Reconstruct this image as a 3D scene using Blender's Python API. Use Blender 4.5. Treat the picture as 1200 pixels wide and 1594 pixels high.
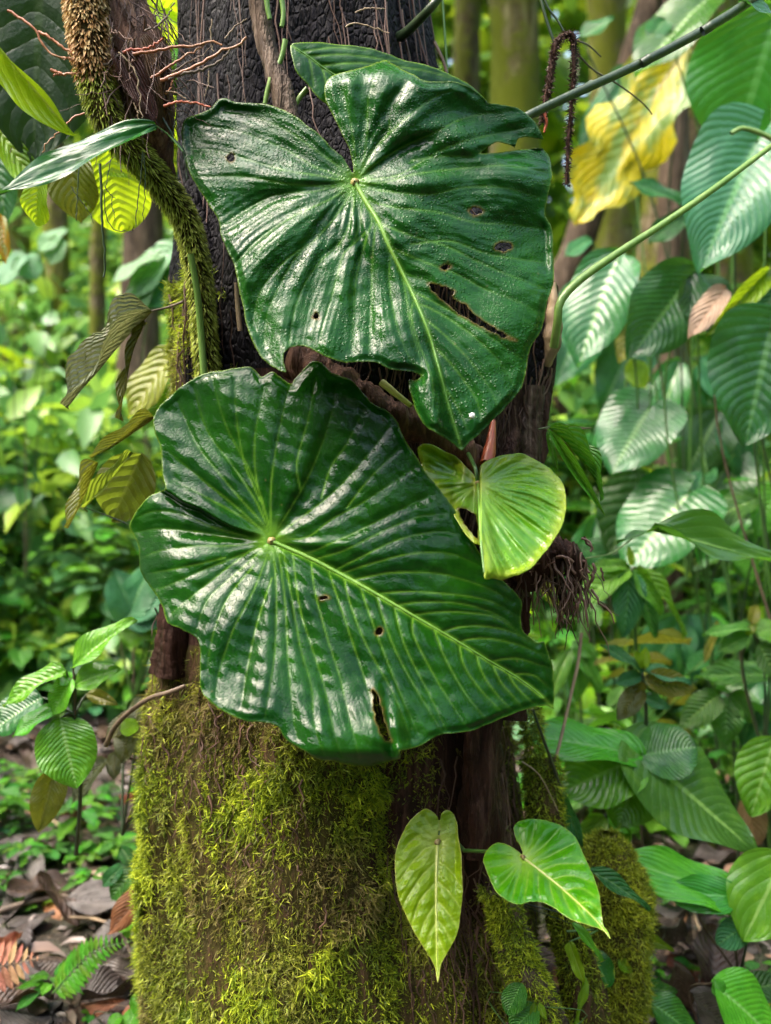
import bpy, math, random
import numpy as np
from mathutils import Vector, Matrix

for _o in list(bpy.data.objects):
    bpy.data.objects.remove(_o)
SC = bpy.context.scene
COL = SC.collection
R = math.radians

# ------------------------------------------------------------------ camera
PITCH = R(4.02); FPX = 1380.0; CAMZ = 1.2
cam = bpy.data.cameras.new('camera')
cam.sensor_fit = 'VERTICAL'; cam.sensor_height = 36.0
cam.lens = 36.0 * FPX / 1594.0
cam.clip_start = 0.05; cam.clip_end = 400
cam.dof.use_dof = True; cam.dof.focus_distance = 1.30; cam.dof.aperture_fstop = 2.6
camo = bpy.data.objects.new('camera', cam); COL.objects.link(camo)
camo.location = (0, 0, CAMZ); camo.rotation_euler = (math.pi/2 - PITCH, 0, 0)
SC.camera = camo

# ------------------------------------------------------------------ sky, sun, exposure
SUN_EL, SUN_AZ = R(56), R(-105)       # azimuth from +Y (away from the camera) towards -X
world = bpy.data.worlds.new('World'); SC.world = world; world.use_nodes = True
wn = world.node_tree; wn.nodes.clear()
sky = wn.nodes.new('ShaderNodeTexSky'); sky.sky_type = 'NISHITA'; sky.sun_disc = False
sky.sun_elevation = SUN_EL; sky.sun_rotation = SUN_AZ
sky.air_density = 0.9; sky.dust_density = 7.0; sky.ozone_density = 0.8
bg = wn.nodes.new('ShaderNodeBackground'); bg.inputs[1].default_value = 0.15
wo = wn.nodes.new('ShaderNodeOutputWorld')
wn.links.new(sky.outputs[0], bg.inputs[0]); wn.links.new(bg.outputs[0], wo.inputs[0])
sun = bpy.data.lights.new('sun', 'SUN'); sun.energy = 0.8; sun.angle = R(60); sun.color = (1.0, 0.98, 0.93)
suno = bpy.data.objects.new('sun', sun); COL.objects.link(suno)
sdir = Vector((math.sin(SUN_AZ)*math.cos(SUN_EL), math.cos(SUN_AZ)*math.cos(SUN_EL), math.sin(SUN_EL)))
suno.rotation_euler = sdir.to_track_quat('Z', 'Y').to_euler(); suno.location = (0, 0, 12)
SC.view_settings.view_transform = 'Standard'; SC.view_settings.look = 'None'
SC.view_settings.gamma = 1.0; SC.view_settings.use_curve_mapping = False
SC.view_settings.exposure = 2.72
SC.render.engine = 'CYCLES'
SC.cycles.use_denoising = True
SC.cycles.max_bounces = 8; SC.cycles.diffuse_bounces = 4; SC.cycles.glossy_bounces = 3
SC.cycles.transmission_bounces = 4; SC.cycles.transparent_max_bounces = 4
SC.cycles.sample_clamp_indirect = 6.0
SC.cycles.caustics_reflective = False; SC.cycles.caustics_refractive = False

# ------------------------------------------------------------------ pixel rays
_ca, _sa = math.cos(PITCH), math.sin(PITCH)
def atv(px, py, Y):
    """point(s) at depth Y (world y) along the view ray of photograph pixel px, py"""
    px = np.asarray(px, float); py = np.asarray(py, float)
    u = (px-600)/FPX; v = (797-py)/FPX
    dy = _ca + v*_sa; dz = -_sa + v*_ca
    t = Y/dy
    return np.stack(np.broadcast_arrays(u*t, Y+0*t, CAMZ+dz*t), -1)
def at(px, py, Y):
    return Vector(atv(px, py, Y).tolist())
def gp(px, py, z=0.0):
    u = (px-600)/FPX; v = (797-py)/FPX
    dy = _ca + v*_sa; dz = -_sa + v*_ca
    t = (z-CAMZ)/dz
    return Vector((u*t, dy*t, z))
def ppm(Y): return Y/FPX           # metres per photograph pixel at depth Y

rng = np.random.default_rng(7); random.seed(7)

# ------------------------------------------------------------------ mesh helpers
def mesh_np(name, V, F, attrs=None, uv=None, smooth=True, mat=None):
    V = np.ascontiguousarray(V, np.float32); F = np.ascontiguousarray(F, np.int32)
    me = bpy.data.meshes.new(name)
    k = F.shape[1]; n = F.shape[0]
    me.vertices.add(len(V)); me.vertices.foreach_set('co', V.ravel())
    me.loops.add(n*k); me.loops.foreach_set('vertex_index', F.ravel())
    me.polygons.add(n); me.polygons.foreach_set('loop_start', np.arange(0, n*k, k, dtype=np.int32))
    try: me.polygons.foreach_set('loop_total', np.full(n, k, np.int32))
    except Exception: pass
    if smooth: me.polygons.foreach_set('use_smooth', np.ones(n, bool))
    if uv is not None:
        ul = me.uv_layers.new(name='UVMap')
        ul.uv.foreach_set('vector', np.ascontiguousarray(np.asarray(uv, np.float32)[F.ravel()]).ravel())
    for a, d in (attrs or {}).items():
        at_ = me.attributes.new(a, 'FLOAT', 'POINT'); at_.data.foreach_set('value', np.ascontiguousarray(d, np.float32))
    me.update(calc_edges=True)
    if mat: me.materials.append(mat)
    return me
def link(name, me, parent=None, loc=None, mat=None):
    o = bpy.data.objects.new(name, me); COL.objects.link(o)
    if parent is not None:
        o.parent = parent
        p = parent; off = Vector(p.location)
        while p.parent is not None: p = p.parent; off += Vector(p.location)
        o.location = (Vector(loc) if loc is not None else Vector((0, 0, 0))) - off
    elif loc is not None: o.location = loc
    if mat is not None and me is not None and not me.materials: me.materials.append(mat)
    return o
USED = set()
def tag(o, label=None, cat=None, group=None, kind=None):
    if label: o['label'] = label
    if cat: o['category'] = cat
    if group: o['group'] = group
    if kind: o['kind'] = kind
    return o
def thing(name, label, cat, loc=(0, 0, 0), group=None):
    o = bpy.data.objects.new(name, None); COL.objects.link(o); o.location = loc; o.empty_display_size = .05
    return tag(o, label, cat, group)

def resample(P, n):
    P = np.asarray(P, float)
    if len(P) > 2:                                   # Catmull-Rom smoothing first
        Q = np.vstack([2*P[0]-P[1], P, 2*P[-1]-P[-2]]); out = []
        for i in range(1, len(Q)-2):
            t = np.linspace(0, 1, 8, endpoint=False)[:, None]
            a, b, c, d = Q[i-1], Q[i], Q[i+1], Q[i+2]
            out.append(.5*((2*b)+(c-a)*t+(2*a-5*b+4*c-d)*t**2+(3*b-a-3*c+d)*t**3))
        P = np.vstack(out+[P[-1:]])
    s = np.r_[0, np.cumsum(np.linalg.norm(np.diff(P, axis=0), axis=1))]
    q = np.linspace(0, s[-1], n)
    return np.stack([np.interp(q, s, P[:, k]) for k in range(P.shape[1])], -1)
def tubes(paths, sides=6):
    """paths: list of (points Nx3, radii N) -> V, F, t(0..1 along), id"""
    Vs, Fs, Ts, Is = [], [], [], []; o = 0
    ang = np.linspace(0, 2*np.pi, sides, endpoint=False)
    for k, (P, r) in enumerate(paths):
        P = np.asarray(P, float); n = len(P); r = np.broadcast_to(np.asarray(r, float), (n,))
        T = np.gradient(P, axis=0); T /= np.linalg.norm(T, axis=1, keepdims=True)+1e-9
        ref = np.array([1., 0, 0]) if abs(T[:, 0]).mean() < .8 else np.array([0., 1, 0])
        A = np.cross(T, ref); A /= np.linalg.norm(A, axis=1, keepdims=True)+1e-9
        B = np.cross(T, A)
        ring = P[:, None]+r[:, None, None]*(np.cos(ang)[None, :, None]*A[:, None]+np.sin(ang)[None, :, None]*B[:, None])
        Vs.append(ring.reshape(-1, 3))
        i, j = np.meshgrid(np.arange(n-1), np.arange(sides), indexing='ij'); j2 = (j+1) % sides
        Fs.append(np.stack([o+i*sides+j, o+i*sides+j2, o+(i+1)*sides+j2, o+(i+1)*sides+j], -1).reshape(-1, 4))
        Ts.append(np.repeat(np.linspace(0, 1, n), sides)); Is.append(np.full(n*sides, k)); o += n*sides
    return np.vstack(Vs), np.vstack(Fs), np.concatenate(Ts), np.concatenate(Is)
def tube_obj(name, paths, mat, parent=None, sides=6):
    V, F, t, i = tubes(paths, sides)
    rn = rng.random(len(paths))[i]
    return link(name, mesh_np(name, V, F, {'along': t, 'rnd': rn}, mat=mat), parent)
def ptube(name, pts, Y, r0, r1, mat, parent=None, n=16, sides=7, jit=0.0):
    """tube through pixel points; Y a number or list; r in photograph pixels"""
    Ys = np.broadcast_to(np.asarray(Y, float), (len(pts),)) if np.ndim(Y) == 0 or len(np.atleast_1d(Y)) != len(pts) else np.asarray(Y, float)
    P = np.array([atv(p[0], p[1], y) for p, y in zip(pts, Ys)])
    P = resample(P, n)
    if jit: P = P + rng.normal(0, jit, P.shape)*np.linspace(.3, 1, n)[:, None]
    m = ppm(float(np.mean(Ys)))
    return tube_obj(name, [(P, np.linspace(r0*m, r1*m, n))], mat, parent, sides)

def unit(a): return a/(np.linalg.norm(a, axis=-1, keepdims=True)+1e-12)
def strands(P, D, B, L, W, seed=0, segs=2, twist=None):
    """thin curved blades. P base, D direction, B bend (added * t^2), L length, W half width"""
    n = len(P); g = np.random.default_rng(seed)
    side = unit(np.cross(D, unit(g.normal(size=(n, 3)))))
    ts = np.linspace(0, 1, segs+1); prof = {2: [.75, 1., .2], 3: [.7, 1., .8, .15]}[segs]
    V = np.empty((n, segs+1, 2, 3))
    for k, t in enumerate(ts):
        c = P+D*(L*t)[:, None]+B*(L*t*t)[:, None]
        V[:, k, 0] = c-side*(W*prof[k])[:, None]; V[:, k, 1] = c+side*(W*prof[k])[:, None]
    base = (np.arange(n)*(segs+1)*2)[:, None]
    F = np.concatenate([base+np.array([[2*k, 2*k+1, 2*k+3, 2*k+2]]) for k in range(segs)], 1).reshape(-1, 4)
    tip = np.broadcast_to(ts[None, :, None], (n, segs+1, 2)).ravel()
    rn = np.repeat(g.random(n), (segs+1)*2)
    return V.reshape(-1, 3), F, tip, rn
def wav(x, y, z, seed, f=1.0, oct=4):
    """smooth pseudo noise, about -1..1"""
    g = np.random.default_rng(seed); o = 0; a = 1; tot = 0
    for k in range(oct):
        for _ in range(3):
            w = g.normal(size=3)*f; p = g.random()*6.28
            o = o+a*np.sin(w[0]*x+w[1]*y+w[2]*z+p); 
        tot += a*1.7; a *= .55; f *= 2.1
    return o/tot

# ------------------------------------------------------------------ material helpers
class NT:
    def __init__(s, name):
        s.m = bpy.data.materials.new(name); s.m.use_nodes = True; s.t = s.m.node_tree; s.t.nodes.clear()
        s.out = s.n('ShaderNodeOutputMaterial')
    def n(s, ty, **kw):
        nd = s.t.nodes.new(ty)
        for k, v in kw.items(): setattr(nd, k, v)
        return nd
    def l(s, a, b): s.t.links.new(a, b)
    def val(s, x, sock):
        if hasattr(x, 'is_output'): s.l(x, sock)
        elif isinstance(x, (tuple, list)):
            sock.default_value = tuple(x)+((1,) if len(sock.default_value) == 4 and len(x) == 3 else ())
        else: sock.default_value = x
    def math(s, op, a, b=0.0, c=None, clamp=False):
        nd = s.n('ShaderNodeMath', operation=op, use_clamp=clamp); s.val(a, nd.inputs[0]); s.val(b, nd.inputs[1])
        if c is not None: s.val(c, nd.inputs[2])
        return nd.outputs[0]
    def ss(s, x, lo, hi, a=0.0, b=1.0):
        nd = s.n('ShaderNodeMapRange', interpolation_type='SMOOTHSTEP'); s.val(x, nd.inputs[0])
        for i, q in enumerate((lo, hi, a, b)): s.val(q, nd.inputs[1+i])
        return nd.outputs[0]
    def mix(s, f, a, b, mode='MIX'):
        nd = s.n('ShaderNodeMix', data_type='RGBA', blend_type=mode); s.val(f, nd.inputs[0]); s.val(a, nd.inputs[6]); s.val(b, nd.inputs[7])
        return nd.outputs[2]
    def attr(s, name): return s.n('ShaderNodeAttribute', attribute_name=name).outputs['Fac']
    def obj(s):
        return s.n('ShaderNodeTexCoord').outputs['Object']
    def pos(s):
        return s.n('ShaderNodeNewGeometry').outputs['Position']
    def noise(s, vec, scale, detail=4, rough=.55, dist=0.0, out=0):
        nd = s.n('ShaderNodeTexNoise'); s.l(vec, nd.inputs['Vector']); nd.inputs['Scale'].default_value = scale
        nd.inputs['Detail'].default_value = detail; nd.inputs['Roughness'].default_value = rough; nd.inputs['Distortion'].default_value = dist
        return nd.outputs[out]
    def voro(s, vec, scale, feature='F1', out='Distance'):
        nd = s.n('ShaderNodeTexVoronoi', feature=feature); s.l(vec, nd.inputs['Vector']); nd.inputs['Scale'].default_value = scale
        return nd.outputs[out]
    def scale(s, vec, sc):
        nd = s.n('ShaderNodeMapping'); s.l(vec, nd.inputs[0]); nd.inputs['Scale'].default_value = sc; return nd.outputs[0]
    def bump(s, h, strength, dist, normal=None):
        nd = s.n('ShaderNodeBump'); s.l(h, nd.inputs['Height']); nd.inputs['Strength'].default_value = strength; nd.inputs['Distance'].default_value = dist
        if normal is not None: s.l(normal, nd.inputs['Normal'])
        return nd.outputs[0]
    def pbr(s, color, rough, normal=None, spec=.5, coat=0.0, coat_rough=.1, transl=None, tfac=0.0):
        p = s.n('ShaderNodeBsdfPrincipled'); s.val(color, p.inputs['Base Color']); s.val(rough, p.inputs['Roughness'])
        p.inputs['Specular IOR Level'].default_value = spec
        if coat: s.val(coat, p.inputs['Coat Weight']); p.inputs['Coat Roughness'].default_value = coat_rough
        if normal is not None: s.l(normal, p.inputs['Normal'])
        sh = p.outputs[0]
        if transl is not None:
            tr = s.n('ShaderNodeBsdfTranslucent'); s.val(transl, tr.inputs[0])
            if normal is not None: s.l(normal, tr.inputs['Normal'])
            mx = s.n('ShaderNodeMixShader'); s.val(tfac, mx.inputs[0]); s.l(sh, mx.inputs[1]); s.l(tr.outputs[0], mx.inputs[2]); sh = mx.outputs[0]
        s.l(sh, s.out.inputs[0]); return s.m
    def hsv(s, col, h=.5, sat=1.0, v=1.0):
        nd = s.n('ShaderNodeHueSaturation'); s.val(h, nd.inputs[0]); s.val(sat, nd.inputs[1]); s.val(v, nd.inputs[2]); s.val(col, nd.inputs[4]); return nd.outputs[0]
    def rand(s): return s.n('ShaderNodeObjectInfo').outputs['Random']
# ------------------------------------------------------------------ materials
def big_leaf_mat(name, c1, c2, cv, ce, tcol, tfac=.22, rough=.2, drops=0.0, coat=.5, spots=0.0, spec=.40, rip=.26):
    """wet glossy blade with attributes vein, edge, ripple"""
    s = NT(name); P = s.pos()
    n1 = s.noise(P, 9, 5, .6); n2 = s.noise(P, 60, 4, .6)
    f = s.math('ADD', s.math('MULTIPLY', n1, .7), s.math('MULTIPLY', n2, .3))
    col = s.mix(s.ss(f, .36, .66), c1, c2)
    vein = s.attr('vein'); edge = s.attr('edge')
    vj = s.math('MULTIPLY', vein, s.ss(n2, .25, .6, .65, 1.0))
    col = s.mix(vj, col, cv); col = s.mix(s.math('MULTIPLY', edge, s.ss(n1, .3, .6, .25, 1.0)), col, ce); col = s.mix(s.math('MULTIPLY', s.attr('hole'), s.ss(n2, .3, .6, .4, 1.0)), col, (.10, .065, .015))
    if spots:
        w = s.math('MULTIPLY', s.ss(s.voro(P, 55), .0, .16, 1.0, 0.0), s.ss(s.noise(P, 14, 2), .55, .68))
        col = s.mix(s.math('MULTIPLY', w, spots), col, (.16, .13, .05))
    net = s.ss(s.voro(P, 150, 'DISTANCE_TO_EDGE'), .0, .25)
    h = s.math('ADD', s.math('ADD', s.math('MULTIPLY', n2, .6), s.noise(P, 260, 3, .6)), s.math('MULTIPLY', net, .5))
    nrm = s.bump(h, .12, .0025)
    nrm = s.bump(s.attr('ripple'), rip, .0016, nrm)
    rg = s.math('ADD', s.ss(s.noise(P, 22, 4, .6), .35, .68, rough*.65, rough*1.3), s.math('MULTIPLY', s.ss(s.noise(P, 6, 4, .65), .5, .68), .06))
    if drops:
        d = s.ss(s.voro(P, 190), .12, .40, 1.0, 0.0)
        d = s.math('MULTIPLY', d, s.ss(s.noise(P, 16, 3), .42, .62))
        d2 = s.math('MULTIPLY', s.ss(s.voro(P, 420), .12, .45, 1.0, 0.0), s.ss(s.noise(P, 30, 3), .4, .6))
        nrm = s.bump(s.math('ADD', d, s.math('MULTIPLY', d2, .5)), drops, .0022, nrm)
    return s.pbr(col, rg, nrm, spec=spec, coat=coat, coat_rough=.12, transl=tcol, tfac=tfac)

def leaf_mat(name, c1, c2, cv, tcol, tfac=.3, rough=.3, n=9, k=.35, vs=.45, bump=.6, mid=.05, coat=0.0, hue=.03, patches=None, spec=.38):
    """generic leaf: UV = (along, across); side veins n pairs slanted by k"""
    s = NT(name)
    uv = s.n('ShaderNodeSeparateXYZ'); s.l(s.n('ShaderNodeUVMap').outputs[0], uv.inputs[0])
    u, v = uv.outputs[0], uv.outputs[1]
    av = s.math('ABSOLUTE', s.math('MULTIPLY_ADD', v, 2.0, -1.0))
    rn = s.rand(); P = s.obj()
    sv = s.math('SUBTRACT', u, s.math('MULTIPLY', s.math('POWER', av, 1.2), s.math('MULTIPLY_ADD', rn, k*.5, k*.75)))
    sv = s.math('ADD', sv, s.math('MULTIPLY_ADD', s.noise(P, 4, 3, .6), .06, -.03))
    wv = s.math('MULTIPLY', s.math('PINGPONG', s.math('MULTIPLY', sv, s.math('MULTIPLY_ADD', s.math('FRACT', s.math('MULTIPLY', rn, 7.7)), n*.45, n*.75)), .5), 2.0)
    line = s.ss(wv, .0, .22, 1.0, 0.0); midl = s.ss(av, mid*.5, mid*1.3, 1.0, 0.0)
    a = s.math('ADD', s.math('MULTIPLY', s.noise(P, 5, 5, .6), 1.0), s.math('MULTIPLY_ADD', rn, .3, -.15))
    col = s.mix(s.ss(a, .35, .68), c1, c2)
    col = s.mix(s.math('MAXIMUM', s.math('MULTIPLY', line, vs), midl), col, cv)
    if patches:
        col = s.mix(s.ss(s.noise(P, 2.6, 5, .65), .44, .56), col, patches)
    col = s.hsv(col, s.math('MULTIPLY_ADD', rn, hue*2, .5-hue), 1.0, s.math('MULTIPLY_ADD', s.math('FRACT', s.math('MULTIPLY', rn, 17.3)), .5, .75))
    h = s.math('ADD', s.math('POWER', wv, .6), s.math('MULTIPLY', s.noise(P, 40, 3, .6), .5))
    spk = s.math('MULTIPLY', s.ss(s.voro(P, 17), .03, .09, 1.0, 0.0), s.ss(s.noise(P, 6, 2), .5, .6))
    col = s.mix(s.math('MULTIPLY', spk, .5), col, (.14, .10, .02))
    nrm = s.bump(h, bump, .006)
    return s.pbr(col, s.ss(s.noise(P, 12, 3), .3, .7, rough*.7, rough*1.4), nrm, spec=spec, coat=coat, coat_rough=.15, transl=tcol, tfac=tfac)

def strand_mat(name, stops, root, tfac=.3, rough=.55, patch=None):
    """moss / bristles: colour from dark root to tip, hue by rnd and by place"""
    s = NT(name); tip = s.attr('tip'); rn = s.attr('rnd'); P = s.pos()
    f = s.math('ADD', s.math('MULTIPLY', s.noise(P, 7, 4, .6), 1.1), s.math('MULTIPLY_ADD', rn, .55, -.33))
    cr = s.n('ShaderNodeValToRGB'); s.l(f, cr.inputs[0]); e = cr.color_ramp.elements
    for i, (p, c) in enumerate(stops):
        el = e[i] if i < 2 else e.new(p)
        el.position = p; el.color = c+(1,)
    col = cr.outputs[0]
    if patch:
        col = s.mix(s.attr('brown'), col, patch)
    col = s.mix(s.ss(tip, .0, .7), root, col)
    return s.pbr(col, rough, None, spec=.3, transl=col, tfac=tfac)

def bark_mat(name, c1, c2, c3, rough=.55, scale=1.0, bump=.9, moss=None, mossamt=.5, plates=0.0):
    s = NT(name); P = s.pos()
    Pv = s.scale(P, (1, 1, .3))
    a = s.noise(Pv, 26*scale, 6, .68, .4); b = s.noise(P, 5*scale, 4, .6)
    fib = s.noise(s.scale(P, (1, 1, .08)), 70*scale, 4, .65)
    col = s.mix(s.ss(a, .34, .66), c1, c2)
    col = s.mix(s.ss(s.math('MULTIPLY', fib, s.math('ADD', b, .4)), .42, .62), col, c3)
    h = s.math('ADD', a, s.math('MULTIPLY', fib, .7))
    if plates:
        v = s.voro(s.scale(P, (1, 1, .45)), 115*scale, 'DISTANCE_TO_EDGE')
        pl = s.ss(v, .0, .22); h = s.math('ADD', h, s.math('MULTIPLY', pl, plates))
        col = s.mix(s.ss(v, .0, .12, .45, 0.0), col, tuple(x*.25 for x in c1))
        col = s.mix(s.math('MULTIPLY', s.ss(s.noise(P, 120, 2), .60, .72), .5), col, (.05, .05, .06))
    if moss:
        m = s.ss(s.noise(P, 3.2, 5, .65), 1-mossamt-.08, 1-mossamt+.08)
        col = s.mix(m, col, moss); h = s.math('ADD', h, s.math('MULTIPLY', s.math('MULTIPLY', m, s.noise(P, 130, 3, .7)), 1.2))
    return s.pbr(col, s.ss(a, .3, .7, rough*.75, rough*1.3), s.bump(h, bump, .02/scale), spec=.12)

def stem_mat(name, c1, c2, rough=.35, tfac=0.0, along=True, c3=None):
    s = NT(name); P = s.obj(); a = s.noise(s.scale(P, (1, 1, .3)), 60, 4, .6)
    col = s.mix(s.ss(a, .3, .7), c1, c2)
    if c3: col = s.mix(s.ss(s.attr('along'), .25, .95), col, c3)
    return s.pbr(col, rough, s.bump(a, .5, .004), spec=.5)

def mass_mat(name, stops, tfac=.35, rough=.4):
    s = NT(name); rn = s.attr('rnd'); P = s.pos()
    f = s.math('ADD', s.math('MULTIPLY', rn, .75), s.math('MULTIPLY', s.noise(P, .8, 3), .35))
    cr = s.n('ShaderNodeValToRGB'); s.l(f, cr.inputs[0]); e = cr.color_ramp.elements
    for i, (p, c) in enumerate(stops):
        el = e[i] if i < 2 else e.new(p)
        el.position = p; el.color = c+(1,)
    return s.pbr(cr.outputs[0], rough, None, spec=.5, transl=s.mix(.5, cr.outputs[0], (.16, .30, .03), 'ADD'), tfac=tfac)

M = {}
M['leafA'] = big_leaf_mat('wet_dark_leaf', (.004, .040, .005), (.012, .080, .007), (.13, .30, .03), (.16, .24, .03), (.04, .20, .004), rough=.10, drops=.45, coat=.0, spec=.26, spots=.5)
M['leafB'] = big_leaf_mat('glossy_dark_leaf', (.003, .031, .003), (.011, .070, .004), (.17, .36, .03), (.16, .26, .03), (.04, .22, .004), rough=.09, coat=.0, spots=.35, spec=.25, rip=.10)
M['leafC'] = big_leaf_mat('fresh_crumpled_leaf', (.045, .19, .005), (.13, .32, .007), (.30, .46, .07), (.40, .42, .03), (.20, .36, .01), tfac=.35, rough=.14, drops=.3, coat=.0, spec=.5)
M['leafD'] = big_leaf_mat('olive_young_leaf', (.14, .25, .003), (.22, .35, .005), (.50, .58, .12), (.36, .30, .08), (.32, .40, .02), tfac=.35, rough=.2, coat=.0, spec=.28)
M['leafE'] = big_leaf_mat('bright_young_leaf', (.035, .21, .004), (.10, .33, .006), (.36, .52, .07), (.30, .30, .04), (.20, .46, .01), tfac=.35, rough=.15, coat=.0)
M['midrib'] = stem_mat('midrib_green', (.11, .24, .03), (.17, .31, .05), .3, c3=(.06, .16, .02))
M['midrib_pale'] = stem_mat('midrib_pale', (.45, .46, .14), (.38, .42, .10), .3, c3=(.30, .38, .05))
M['joint'] = stem_mat('joint_brown', (.26, .22, .07), (.17, .11, .04), .5)
M['dark_rib'] = stem_mat('dark_rib', (.05, .035, .02), (.09, .06, .02), .5)
G = dict(
 mid=((.024, .110, .016), (.060, .190, .020), (.14, .32, .07), (.12, .36, .02)),
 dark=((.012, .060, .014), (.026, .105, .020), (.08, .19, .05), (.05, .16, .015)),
 teal=((.018, .105, .034), (.042, .175, .052), (.13, .29, .09), (.08, .26, .03)),
 bright=((.060, .230, .012), (.120, .340, .018), (.20, .40, .08), (.18, .42, .02)),
 lime=((.130, .270, .010), (.220, .370, .012), (.30, .42, .06), (.34, .50, .01)),
 olive=((.100, .120, .012), (.160, .170, .018), (.26, .24, .05), (.22, .24, .02)),
)
for k_, (a_, b_, v_, t_) in G.items():
    M['lf_'+k_] = leaf_mat('leaf_'+k_, a_, b_, v_, t_, tfac=.32 if k_ not in ('lime',) else .45, rough=.30, n=10)
    M['rib_'+k_] = leaf_mat('ribbed_leaf_'+k_, a_, b_, v_, t_, tfac=.30, rough=.21, n=15, k=.30, vs=.16, bump=.30, mid=.06, spec=.5)
    M['par_'+k_] = leaf_mat('parallel_leaf_'+k_, a_, b_, v_, t_, tfac=.30, rough=.2, n=5, k=.9, vs=.14, bump=.28, spec=.5)
M['yellow'] = leaf_mat('yellowing_leaf', (.40, .27, .006), (.50, .36, .008), (.30, .20, .03), (.60, .42, .01), tfac=.25, n=13, k=.3, vs=.35, bump=.35, patches=(.16, .24, .05))
M['backlit'] = leaf_mat('backlit_lime_leaf', (.25, .42, .008), (.32, .48, .010), (.20, .34, .02), (.62, .80, .02), tfac=.7, n=9, vs=.5)
M['skeleton'] = leaf_mat('mossy_grey_leaf', (.16, .19, .10), (.24, .27, .17), (.22, .18, .06), (.20, .22, .08), tfac=.25, rough=.35, n=14, bump=1.0, patches=(.11, .12, .02))
M['dead'] = leaf_mat('dead_leaf', (.034, .019, .012), (.090, .056, .036), (.06, .04, .025), (.08, .05, .02), tfac=.12, rough=.42, n=12, vs=.25, bump=.45, hue=.02)
M['dead_grey'] = leaf_mat('dead_leaf_grey', (.040, .030, .026), (.095, .078, .070), (.05, .04, .035), (.06, .05, .03), tfac=.08, rough=.36, n=14, vs=.22, bump=.4, hue=.02)
M['dead_red'] = leaf_mat('dead_leaf_red', (.16, .050, .020), (.27, .10, .045), (.10, .04, .02), (.25, .09, .03), tfac=.2, rough=.42, n=12, vs=.3, bump=.4, hue=.015)
M['dead_tan'] = leaf_mat('dead_leaf_tan', (.38, .24, .12), (.50, .33, .19), (.28, .16, .08), (.45, .28, .12), tfac=.2, rough=.5, n=12, vs=.4, bump=.8, hue=.015)
M['dead_pink'] = leaf_mat('dead_leaf_pink', (.30, .17, .12), (.38, .24, .18), (.24, .12, .08), (.35, .2, .12), tfac=.25, rough=.5, n=9, bump=.7)
M['stem_green'] = stem_mat('stem_green', (.035, .095, .018), (.06, .14, .025), .3)
M['stem_pale'] = stem_mat('stem_pale_green', (.10, .20, .035), (.17, .27, .06), .35)
M['stem_dark'] = stem_mat('stem_dark', (.018, .035, .015), (.03, .05, .02), .35)
M['stem_brown'] = stem_mat('stem_brown', (.06, .04, .025), (.12, .08, .05), .6)
M['twig_tan'] = stem_mat('twig_tan', (.30, .22, .12), (.18, .12, .07), .6)
M['root_orange'] = stem_mat('aerial_root_orange', (.34, .12, .05), (.26, .09, .04), .38, c3=(.30, .14, .06))
M['root_red'] = stem_mat('aerial_root_red', (.30, .05, .02), (.38, .09, .03), .4)
M['fibre'] = NT('root_fibre')
_s = M['fibre']; _c = _s.mix(_s.attr('rnd'), (.045, .022, .016), (.15, .085, .06)); M['fibre'] = _s.pbr(_c, .5, spec=.4)
M['bark_dark'] = bark_mat('wet_black_bark', (.003, .0026, .004), (.007, .006, .009), (.013, .012, .014), rough=.7, plates=.35)
M['bark_red'] = bark_mat('reddish_root_bark', (.014, .007, .005), (.042, .019, .013), (.085, .045, .032), rough=.6, scale=1.3)
M['bark_brown'] = bark_mat('brown_bark', (.035, .024, .016), (.09, .062, .042), (.15, .11, .08), rough=.6, scale=.6)
M['bark_mossy'] = bark_mat('mossy_far_bark', (.055, .040, .022), (.12, .09, .05), (.17, .14, .09), rough=.7, scale=.5, moss=(.16, .18, .018), mossamt=.52)
M['bark_vmossy'] = bark_mat('moss_clad_far_bark', (.09, .07, .03), (.20, .17, .07), (.28, .25, .13), rough=.75, scale=.5, moss=(.22, .25, .025), mossamt=.52)
M['moss_bed'] = bark_mat('moss_bed', (.026, .022, .007), (.062, .052, .012), (.085, .048, .026), rough=.8, scale=1.6)
M['moss'] = strand_mat('trunk_moss', [(.25, (.10, .155, .010)), (.44, (.22, .30, .014)), (.62, (.37, .46, .020)), (.80, (.52, .59, .030))], (.05, .056, .006), patch=(.19, .145, .05))
M['moss_yellow'] = strand_mat('mound_moss', [(.25, (.15, .19, .012)), (.5, (.30, .35, .018)), (.75, (.46, .49, .024))], (.05, .05, .006))
M['bristle_green'] = strand_mat('bristle_green', [(.25, (.15, .18, .018)), (.5, (.32, .39, .040)), (.75, (.54, .60, .10))], (.05, .045, .010), tfac=.25)
M['bristle_brown'] = strand_mat('bristle_orange', [(.25, (.26, .13, .04)), (.5, (.42, .24, .09)), (.75, (.52, .38, .17))], (.08, .03, .012), tfac=.2)
M['spike'] = strand_mat('spike_bristle', [(.25, (.03, .014, .012)), (.6, (.06, .03, .022)), (.8, (.14, .08, .04))], (.02, .01, .008), tfac=.1)
M['sheath'] = bark_mat('dry_sheath', (.050, .026, .018), (.12, .062, .040), (.20, .11, .07), rough=.5, scale=1.6)
def soil():
    s = NT('forest_soil'); P = s.pos()
    a = s.noise(P, 14, 6, .65); b = s.noise(P, 55, 4, .6)
    col = s.mix(s.ss(a, .35, .65), (.018, .012, .009), (.055, .036, .025))
    col = s.mix(s.ss(b, .5, .68), col, (.09, .06, .04))
    col = s.mix(s.math('MULTIPLY', s.ss(s.noise(P, 1.3, 4), .5, .62), .6), col, (.03, .06, .012))
    return s.pbr(col, .6, s.bump(s.math('ADD', a, b), .8, .03), spec=.4)
M['soil'] = soil()
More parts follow.
